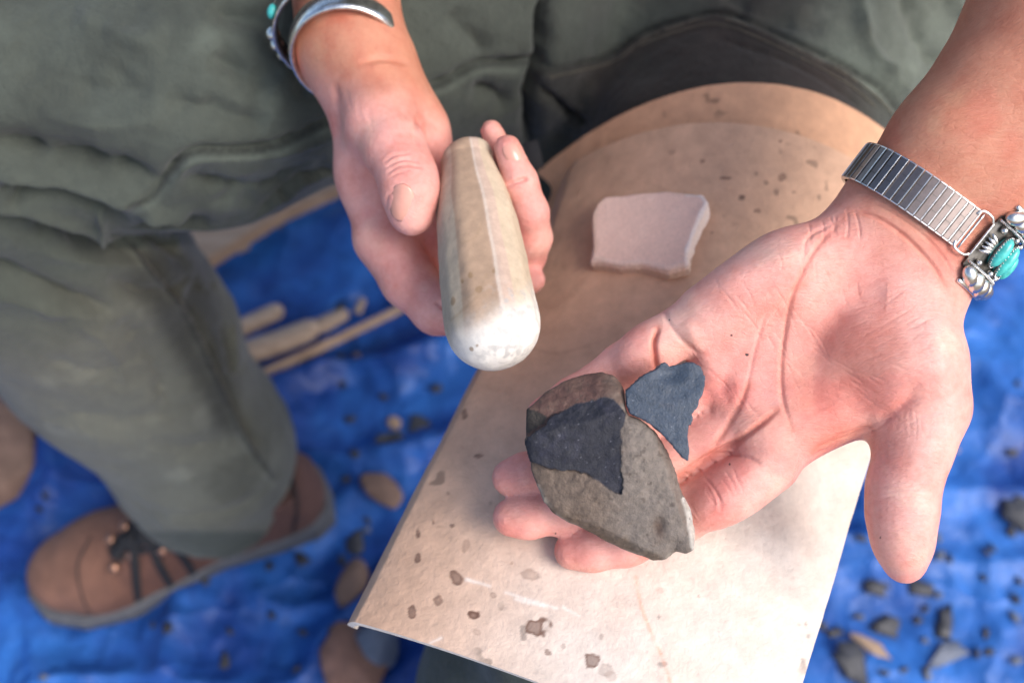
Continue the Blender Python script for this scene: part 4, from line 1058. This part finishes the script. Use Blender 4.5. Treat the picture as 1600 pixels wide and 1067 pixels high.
# the flake struck from it
FLK = [(979, 610), (990, 600), (1000, 591), (1012, 583), (1026, 577), (1034, 569), (1040, 567), (1048, 573), (1058, 571), (1072, 566), (1084, 566), (1095, 574), (1101, 588), (1101, 604), (1094, 620), (1090, 634), (1081, 647), (1082, 655), (1078, 665), (1075, 662), (1073, 680), (1075, 700), (1074, 720),
       (1064, 713), (1052, 698), (1042, 686), (1032, 676), (1020, 666), (1008, 657), (995, 652), (984, 645), (980, 635)]
DF = .388
def f_flk(p):
    pp = ortho(p, DF); s = .001 / (F / DF / 1000)
    jag = 1.3 * vnoise(p, 700, 31) + .8 * vnoise(p, 1500, 32)
    d = (polyfast(pp, FLK) + jag) * s
    z = p[:, 2] + DF
    top = .0010 + .06 * (pp[:, 0] - 1040) * s - .10 * (640 - pp[:, 1]) * s - .0016 * np.exp(-((pp[:, 0] - 1050) / 26) ** 2 - ((pp[:, 1] - 585) / 14) ** 2) + .0003 * fbm(p, 160, 2, 33)
    top = top + .00015 * np.sin(np.hypot(pp[:, 0] - 1045, pp[:, 1] - 560) * .20)
    return smax(smax(d, (z - top) * .8, .0001), (top - .0036 - z) * .8, .0001)
fl = np.array([(975 - 800) / F * DF - .002, -(725 - 533.5) / F * DF - .003, -DF - .009]); fh = np.array([(1105 - 800) / F * DF + .002, -(560 - 533.5) / F * DF + .003, -DF + .009])
v, q = sdf_mesh(f_flk, fl, fh, .0004, margin=.002); nc = vnormals(v, q)
c = np.tile(np.array([.038, .056, .086]), (len(v), 1)) * (1 + .12 * fbm(v, 150, 3, 3))[:, None]
c = over(c, (.24, .26, .30), sstep(.82, .9, vnoise(v, 1700, 64)) * .6); c = over(c, (.045, .04, .05), sstep(.25, .7, fbm(v, 120, 3, 9)) * .4)
FLKM = m_tint('slate_blue_stone', 0.5, 700, 0.3, 1100, 0.7, 0.0005, spec=0.5, b2=(240, 0.5, 0.001))
o = build('struck_flake', v, q, FLKM, colors=c); tag(o, 'triangular slate blue flake resting on the palm against the right side of the core', 'stone flake')

# pink sandstone slab on the pad
SL = [(925, 333), (932, 318), (944, 306), (975, 303), (1005, 299), (1040, 297), (1078, 300), (1098, 304), (1106, 314), (1104, 324), (1092, 348), (1083, 368), (1077, 390), (1075, 412), (1060, 416), (1042, 421), (1020, 416), (1000, 412), (970, 413), (945, 409), (921, 407), (926, 385), (924, 360)]
pc, pn_ = pad_at(1010, 372); FS = frame((1, 0, 0) - pn_ * pn_[0], pn_)
def sl_uv(x, y):                # pixel onto the plane 9 mm above the pad
    d = P(x, y, 1); o_ = pc + pn_ * .0085; t = (o_ @ pn_) / (d @ pn_); return (d * t - o_) @ FS
SLP = np.array([sl_uv(x, y)[:2] for x, y in SL])
def f_slab(p):
    q = (p - pc) @ FS
    d = polyfast(q[:, :2], SLP) + .0003 * vnoise(p, 300, 1) + .0004 * vnoise(p, 900, 2)
    top = .0085 + .0003 * fbm(p, 200, 2, 3)
    e = polyfast(q[:, :2], SLP)
    k = (p @ FS[:, 0] - pc @ FS[:, 0])
    top = top - .9 * np.maximum(e + .0024 * (.6 + .4 * vnoise(p, 120, 5)), 0)
    return smax(smax(d, (q[:, 2] - top) * .7, .0005), -.0015 - q[:, 2], .001)
v, q = sdf_mesh(f_slab, pc - [.045, .035, .035], pc + [.045, .035, .035], .0006, margin=.001)
u3 = (v - pc) @ FS; e = polyfast(u3[:, :2], SLP); pp = proj(v)
c = np.tile(np.array([.80, .55, .46]), (len(v), 1)) * (1 + .04 * fbm(v, 90, 3, 3))[:, None]
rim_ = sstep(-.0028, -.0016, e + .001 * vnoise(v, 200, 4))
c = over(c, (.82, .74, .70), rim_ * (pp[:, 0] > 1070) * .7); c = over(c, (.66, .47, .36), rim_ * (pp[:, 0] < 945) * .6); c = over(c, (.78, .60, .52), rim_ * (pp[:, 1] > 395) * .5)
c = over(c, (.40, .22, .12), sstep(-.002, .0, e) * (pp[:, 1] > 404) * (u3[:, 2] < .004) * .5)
o = build('sandstone_slab', v, q, PINKM, colors=c); tag(o, 'flat pale pink sandstone slab with chipped edges lying on the far part of the hide pad', 'stone slab')

# ================================================================== BOOT
hb = PZ(505, 762, .045); tb = PZ(62, 925, .02); hb[2] = tb[2] = 0.012
BL = np.linalg.norm(tb - hb); bx = (tb - hb) / BL; BF = np.stack([bx, np.cross([0, 0, 1.], bx), [0, 0, 1.]], 1)
SOLE = np.array([(-.006, .0), (-.002, .026), (.018, .037), (.06, .038), (.12, .036), (.17, .046), (.215, .054), (.26, .050), (.292, .034), (.306, .008), (.304, -.014), (.285, -.036), (.25, -.047), (.21, -.050), (.16, -.045), (.11, -.039), (.06, -.040), (.018, -.036), (-.002, -.024)])
SOLE[:, 0] *= BL / .30
def bw(p): return (L2W(p) - hb) @ BF
def f_upper(p):
    q = bw(p); k = BL / .30
    d = rcone(q, np.array([.035, 0, .045]), np.array([.12 * k, 0, .045]), .036, .042)
    d = smin(d, rcone(q, np.array([.12 * k, 0, .045]), np.array([.225 * k, .002, .030]), .044, .045), .02)
    d = smin(d, rcone(q, np.array([.225 * k, .002, .030]), np.array([.262 * k, -.002, .028]), .044, .036), .02)
    d = smin(d, rcone(q, np.array([.085, 0, .12]), np.array([.165 * k, 0, .062]), .030, .026), .03)
    d = smin(d, rcone(q, np.array([.045, 0, .06]), np.array([.055, 0, .12]), .038, .040), .03)
    d = smax(d, -(rcone(q, np.array([.060, 0, .115]), np.array([.066, 0, .25]), .033, .045)), .003)
    d = smax(d, polyfast(q[:, :2], SOLE) + .003, .006)
    d = smax(d, .016 - q[:, 2], .003); d = smax(d, q[:, 2] - .100 + .1 * (q[:, 0] - .04) * -1, .004)
    return d + .0010 * vnoise(q, 45, 3)
def f_sole(p):
    q = bw(p); e = polyfast(q[:, :2], SOLE)
    top = .024 + .012 * sstep(.07, .0, q[:, 0]) + .004 * sstep(.22, .30, q[:, 0])
    e = e - .0012 * np.cos(q[:, 2] * 900) * .5
    return smax(smax(e, (q[:, 2] - top), .005), -q[:, 2], .003)
bc = W2L((hb + tb) / 2 + [0, 0, .06])
BOOT_LO, BOOT_HI = bc - [.22, .17, .17], bc + [.22, .17, .17]
v, q = sdf_mesh(f_upper, BOOT_LO, BOOT_HI, .0022); v = relax(v, q, 2); n = vnormals(v, q)
v = creases(v, n, [([(205, 985), (190, 940), (175, 880), (165, 845)], 3, .0012), ([(360, 905), (345, 870), (300, 845)], 3, .0015), ([(300, 935), (420, 868), (500, 830)], 3, .0010), ([(440, 860), (455, 800), (450, 745)], 3, .0012),
                   ([(150, 900), (165, 880), (185, 905), (200, 930)], 8, .002), ([(320, 820), (400, 800), (470, 760)], 8, .002)])
pp = proj(v); c = np.tile(np.array([.105, .047, .033]), (len(v), 1)) * (1 + .18 * fbm(v, 18, 4, 2) + .10 * fbm(v, 90, 3, 4))[:, None]
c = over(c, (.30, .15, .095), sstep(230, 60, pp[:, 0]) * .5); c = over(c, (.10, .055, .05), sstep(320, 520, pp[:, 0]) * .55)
tg = polysd(pp, [(165, 855), (185, 835), (215, 800), (300, 790), (300, 850), (275, 850), (250, 845), (215, 860), (185, 880)]); c = over(c, (.012, .012, .014), sstep(3, -3, tg + 3 * vnoise(v, 100, 4)) * .95)
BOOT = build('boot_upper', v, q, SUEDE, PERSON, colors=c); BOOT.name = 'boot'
for line in ([(150, 975), (128, 930), (122, 880), (142, 838)], [(368, 905), (352, 868), (318, 842)], [(455, 838), (462, 790), (452, 745)], [(458, 838), (466, 790), (457, 745)], [(300, 915), (372, 880), (450, 838)]):
    pts = np.array([hit(f_upper, x, y, .80)[0] for x, y in smooth_line(line, 6)]); a, b_ = tube(pts, .0009, 5); build('seam_stitching', a, b_, LACE, BOOT)
v, q = sdf_mesh(f_sole, BOOT_LO, BOOT_HI, .0022); build('boot_sole', v, q, RUBBER, BOOT)
for line in ([(206, 838), (212, 868), (215, 905), (218, 962)], [(236, 842), (248, 878), (262, 905), (272, 922)], [(262, 838), (282, 865), (300, 890), (306, 905)], [(178, 872), (200, 852), (232, 846)],
             [(190, 842), (222, 862), (240, 850)], [(215, 826), (245, 856), (262, 838)], [(240, 812), (262, 840), (285, 828)]):
    pts = np.array([hit(f_upper, x, y, .80)[0] for x, y in smooth_line(line, 5)]); nn = np.array([0, 0, 1.]) @ ROT
    pts += np.array([0, .002, .0035]); v, q = tube(pts, .0040, 8, flat=.6); build('lace', v, q, LACE, BOOT)
for x, y in ((178, 886), (204, 866), (233, 850), (253, 859), (271, 839), (196, 822), (173, 842)):
    a, nn = hit(f_upper, x, y, .80); fr = frame((1, 0, 0) - nn * nn[0], nn); v, q = blob(a + nn * .002, (.0048, .0048, .0028), fr); build('eyelet', v, q, BRASS, BOOT)

# ================================================================== WATCH ON THE LEFT WRIST
Wc = P(1456, 336, .406); wa = np.array([.57, .80, .19]); wa /= np.linalg.norm(wa)
wr = np.cross(wa, [0, 0, 1.]); wr /= np.linalg.norm(wr); wf = np.cross(wr, wa)
def f_arm(p):
    return smin(smin(chain(p, [(1372, 352, .407, 58), (1396, 318, .405, 66), (1472, 222, .397, 74), (1642, 10, .382, 108)], .012),
              chain(p, [(1440, 425, .410, 58), (1462, 392, .409, 62), (1540, 305, .403, 78), (1730, 120, .388, 118)], .012), .022), 9.0, 0)
th = np.linspace(R(235), R(-125), 700)
dirs = np.cos(th)[:, None] * wr + np.sin(th)[:, None] * wf
far = Wc + dirs * .06
ring = trace(f_arm, far, -dirs, 60, .0016)
arc = np.concatenate([[0], np.cumsum(np.linalg.norm(np.diff(ring, axis=0), axis=1))])
def arc_at(s, t=0.0, lift=0.0):     # s metres round the wrist from the inner side, t along the arm
    c = np.array([np.interp(s, arc, ring[:, k]) for k in range(3)]); c2 = np.array([np.interp(s + .001, arc, ring[:, k]) for k in range(3)])
    tg_ = (c2 - c) / np.linalg.norm(c2 - c); a = wa - tg_ * (wa @ tg_); a /= np.linalg.norm(a); nn = np.cross(a, tg_); 
    if nn @ (c - Wc) < 0: nn = -nn
    return c + a * t + nn * lift, np.stack([tg_, a, nn], 1)
def s_of(deg): return float(np.interp(-R(deg), -th, arc))
WATCH = root('wrist_watch', L2W(Wc), 'steel expansion watch band with silver and turquoise ends on the left wrist, worn face down', 'watch')
HW = .0078; pitch = .00335
def strip(ob, v, q, m, parent): return build(ob, v, q, m, parent, smooth=False)
s0, s1 = s_of(226), s_of(52) - .0105
k = 0; s = s1; r_ = np.random.default_rng(5)
while s > s0:
    c_, fr = arc_at(s, 0, .0008); tw = R(r_.uniform(-3, 3)); cc, ss_ = math.cos(tw), math.sin(tw)
    fr2 = fr @ np.array([[cc, 0, ss_], [0, 1, 0], [-ss_, 0, cc]])
    vs = [rbox(c_, (pitch * .46, HW, .0007), fr2, .35)]
    v, q = merge(vs); lk = strip('band_link', v, q, STEEL, WATCH)
    # raised polished rim and the lower row of the link
    v, q = merge([rbox(arc_at(s + pitch * .40, 0, .0014)[0], (.00022, HW * 1.0, .00035), fr, .3), rbox(arc_at(s, HW * 1.03, .0006)[0], (pitch * .47, .0003, .0009), fr, .3), rbox(arc_at(s, -HW * 1.03, .0006)[0], (pitch * .47, .0003, .0009), fr, .3)])
    strip('link_rim', v, q, SILVER, lk)
    v, q = merge([rbox(arc_at(s, HW * (.32 if k % 2 else -.30), .00155)[0], (pitch * .36, .00014, .00012), fr, .3)])
    strip('link_score', v, q, SILVER_DK, lk)
    s -= pitch; k += 1
v, q = tube(ring[::6][(arc[::6] > s0) & (arc[::6] < s1)] + 0, .0010, 6); build('band_core', v, q, SILVER_DK, WATCH)
# wire loops that hold the ends
sb = s1 + .0025
pts = [arc_at(sb - .001, -.0062, .001)[0], arc_at(sb + .0035, -.0070, .0016)[0], arc_at(sb + .0055, -.0066, .0018)[0]]
for sg in (-1, 1):
    pts = [arc_at(sb - .0022, sg * .0062, .0014)[0], arc_at(sb - .0012, sg * .0083, .0016)[0], arc_at(sb + .0015, sg * .0088, .0018)[0], arc_at(sb + .0040, sg * .0084, .0018)[0], arc_at(sb + .0055, sg * .0070, .0016)[0]]
    v, q = tube(smooth_line(pts, 5), .00055, 8); build('wire_loop', v, q, SILVER, WATCH)
for ds in (.0005, .0062):
    v, q = tube(np.array([arc_at(sb + ds, t_, .0012)[0] for t_ in np.linspace(-.0078, .0078, 9)]), .0005, 8); build('spring_bar', v, q, SILVER, WATCH)
# the two silver-work tips: back plate, leaves, rope borders, turquoise, beads and a feather
se = sb + .0066; LEN = .0300
def plate(name, sa, sb_, ta, tb_, lift, th_, m, par, ns=14, nt_=8, round_=0.0):
    top = np.array([arc_at(a, b * (1 - round_ * (abs(2 * (a - sa) / (sb_ - sa) - 1) ** 3)), lift)[0] for a in np.linspace(sa, sb_, ns) for b in np.linspace(ta, tb_, nt_)])
    bot = np.array([arc_at(a, b * (1 - round_ * (abs(2 * (a - sa) / (sb_ - sa) - 1) ** 3)), lift - th_)[0] for a in np.linspace(sa, sb_, ns) for b in np.linspace(ta, tb_, nt_)])
    g = grid(ns, nt_); n0 = ns * nt_
    bd = [i * nt_ for i in range(ns)] + [(ns - 1) * nt_ + j for j in range(1, nt_)] + [i * nt_ + nt_ - 1 for i in range(ns - 2, -1, -1)] + [j for j in range(nt_ - 2, 0, -1)]
    q = [tuple(x) for x in g] + [tuple(x[::-1] + n0) for x in g] + [(bd[(i + 1) % len(bd)], bd[i], bd[i] + n0, bd[(i + 1) % len(bd)] + n0) for i in range(len(bd))]
    return build(name, np.concatenate([top, bot]), q, m, par, smooth=False)
TIP = plate('silver_tip', se, se + LEN, -.0150, .0150, .0012, .0012, SILVER_DK, WATCH, round_=.25)
for sg in (-1, 1):
    # a stamped leaf: a long swelling body with slanting ribs
    for k in range(5):
        u = k / 4; a0 = se + .0015 + u * (LEN - .011)
        c0, fr = arc_at(a0 + .003, sg * (.0142 - .0014 * abs(u - .45)), .0030)
        rz = R(sg * 28); Rz = fr @ np.array([[math.cos(rz), -math.sin(rz), 0], [math.sin(rz), math.cos(rz), 0], [0, 0, 1]])
        v, q = blob(c0, (.0050 - .0008 * u, .0024 + .0015 * math.sin(math.pi * (u * .8 + .15)), .0028), Rz, 14, 8); build('leaf_rib', v, q, SILVER, TIP)
    v, q = tube(np.array([arc_at(a, sg * .0172, .0020)[0] for a in np.linspace(se + .002, se + LEN * .72, 14)]), .0011, 8); build('leaf_edge', v, q, SILVER, TIP)
    # rope border
    vs = []
    for a in np.arange(se, se + LEN * .9, .00105):
        c0, fr = arc_at(a, sg * .0094, .0030); rz = R(40); Rz = fr @ np.array([[math.cos(rz), -math.sin(rz), 0], [math.sin(rz), math.cos(rz), 0], [0, 0, 1]])
        vs.append(blob(c0, (.00040, .0009, .0008), Rz, 6, 4))
    v, q = merge(vs); build('rope_border', v, q, SILVER, TIP)
for k, (ds, L_, t0) in enumerate(((.0092, .0064, .0006), (.0158, .0068, -.0002), (.0224, .0056, -.0008))):
    c0, fr = arc_at(se + ds, t0, .0030)
    v, q = blob(c0 - fr[:, 2] * .0004, (.0030, L_ + .0008, .0011), fr, 22, 6, .9); bz = build('bezel', v, q, SILVER_DK, TIP)
    v, q = blob(c0, (.0026, L_, .0030), fr, 20, 10, .85); build('turquoise', v, q, TURQ, bz)
    vs = []
    for a in np.linspace(0, 2 * math.pi, 30, endpoint=False):
        vs.append(blob(c0 + fr[:, 0] * .0026 * math.cos(a) + fr[:, 1] * (L_ + .0004) * math.sin(a) + fr[:, 2] * .0004, (.00035, .00035, .00035), fr, 6, 4))
    v, q = merge(vs); build('beaded_rim', v, q, SILVER, bz)
for ds, t0, r0 in ((.0040, .0074, .0014), (.0042, -.0074, .0012), (.0128, -.0078, .0013), (.0192, -.0076, .0014), (.0128, .0079, .0012), (.0194, .0077, .0012), (.0262, 0.0, .0012)):
    c0, fr = arc_at(se + ds, t0, .0026); v, q = blob(c0, (r0, r0, r0), fr, 12, 8); build('silver_bead', v, q, SILVER, TIP)
for k in range(5):
    t0 = -.0036 + k * .0018
    pts = np.array([arc_at(se + .0008 + x * .0052, t0 * (1.1 - .75 * x), .0024 + .0008 * math.sin(x * 3.1))[0] for x in np.linspace(0, 1, 7)])[::-1]
    v, q = tube(pts, [.0003, .0006, .0008, .0008, .0008, .0006, .0003], 6); build('feather_barb', v, q, SILVER, TIP)
# watch case, worn on the back of the wrist (turned away from the camera)
sc_ = s_of(-100); c0, fr = arc_at(sc_ - .004, 0, .003); v, q = blob(c0, (.017, .017, .005), fr, 28, 8, .6); wc_ = build('watch_case', v, q, STEEL, WATCH)
v, q = blob(c0 + fr[:, 2] * .002, (.0145, .0145, .0040), fr, 28, 8, .7); build('watch_glass', v, q, m_plain('black_glass', (.01, .01, .012), .05), wc_)
SHIFT = 1

# ================================================================== CUFFS ON THE RIGHT WRIST
def ring_pts(c, e1, e2, a, b, t0, t1, n=60): return np.array([c + e1 * a * math.cos(R(t)) + e2 * b * math.sin(R(t)) for t in np.linspace(t0, t1, n)])
def cuff(name, c, ax, a, b, t0, t1, w, th_, m, par, n=70):
    ax = ax / np.linalg.norm(ax); e1 = np.array([1., 0, 0]); e1 = e1 - ax * (e1 @ ax); e1 /= np.linalg.norm(e1); e2 = np.cross(ax, e1)
    if e2[2] < 0: e2 = -e2
    pts = ring_pts(c, e1, e2, a, b, t0, t1, n); v = []; K = 10
    for p_ in pts:
        o_ = p_ - c; o_ /= np.linalg.norm(o_)
        for k in range(K):
            an = 2 * math.pi * k / K; sx, sy = math.cos(an), math.sin(an)
            v.append(p_ + ax * w * np.sign(sx) * abs(sx) ** .5 + o_ * th_ * np.sign(sy) * abs(sy) ** .8)
    q = [(i * K + k, i * K + (k + 1) % K, (i + 1) * K + (k + 1) % K, (i + 1) * K + k) for i in range(n - 1) for k in range(K)] + [tuple(range(K))[::-1], tuple((n - 1) * K + k for k in range(K))]
    return np.array(v), q, (e1, e2, ax)
cc1 = P(543, 80, .503); ax1 = np.array([-.10, .80, -.58])
v, q, _ = cuff('c', cc1, ax1,   .0276, .0295, -38, 240, .0066, .0016, SILVER, None)
CUFF = build('silver_cuff', v, q, SILVER); tag(CUFF, 'smooth polished open silver cuff on the right wrist, nearest the hand', 'bracelet')
v, q = blob(P(619, 60, .505), (.0014, .0014, .0014)); build('cuff_end', v, q, SILVER, CUFF)
cc2 = P(524, 44, .510); a2 = np.array([-.14, .80, -.52]); a2 /= np.linalg.norm(a2)
v, q, (e1, e2, ax_) = cuff('c', cc2, a2,   .0300, .0312, -30, 235, .0062, .0014, SILVER_DK, None)
BC = build('beaded_cuff', v, q, SILVER_DK); tag(BC, 'wide beaded silver cuff with a turquoise stone, higher up on the right wrist', 'bracelet')
for k, t in enumerate(range(0, 226, 12)):
    p_ = ring_pts(cc2, e1, e2, .0313, .0325, t, t, 1)[0]; o_ = (p_ - cc2) / np.linalg.norm(p_ - cc2)
    if 144 <= t <= 168:
        if t == 156:
            fr = frame(np.cross(o_, a2), o_); v, q = blob(p_ + o_ * .001, (.0040, .0036, .0024), fr, 18, 8); build('turquoise', v, q, TURQ, BC)
        continue
    v, q = blob(p_ + o_ * .0004, (.0037, .0037, .0032), np.eye(3), 14, 8); build('silver_bead', v, q, SILVER, BC)
for sg in (-1, 1):
    v, q = tube(ring_pts(cc2, e1, e2, .0308, .0320, -28, 233, 70) + a2 * sg * .0058, .0009, 6); build('wire_border', v, q, SILVER, BC)
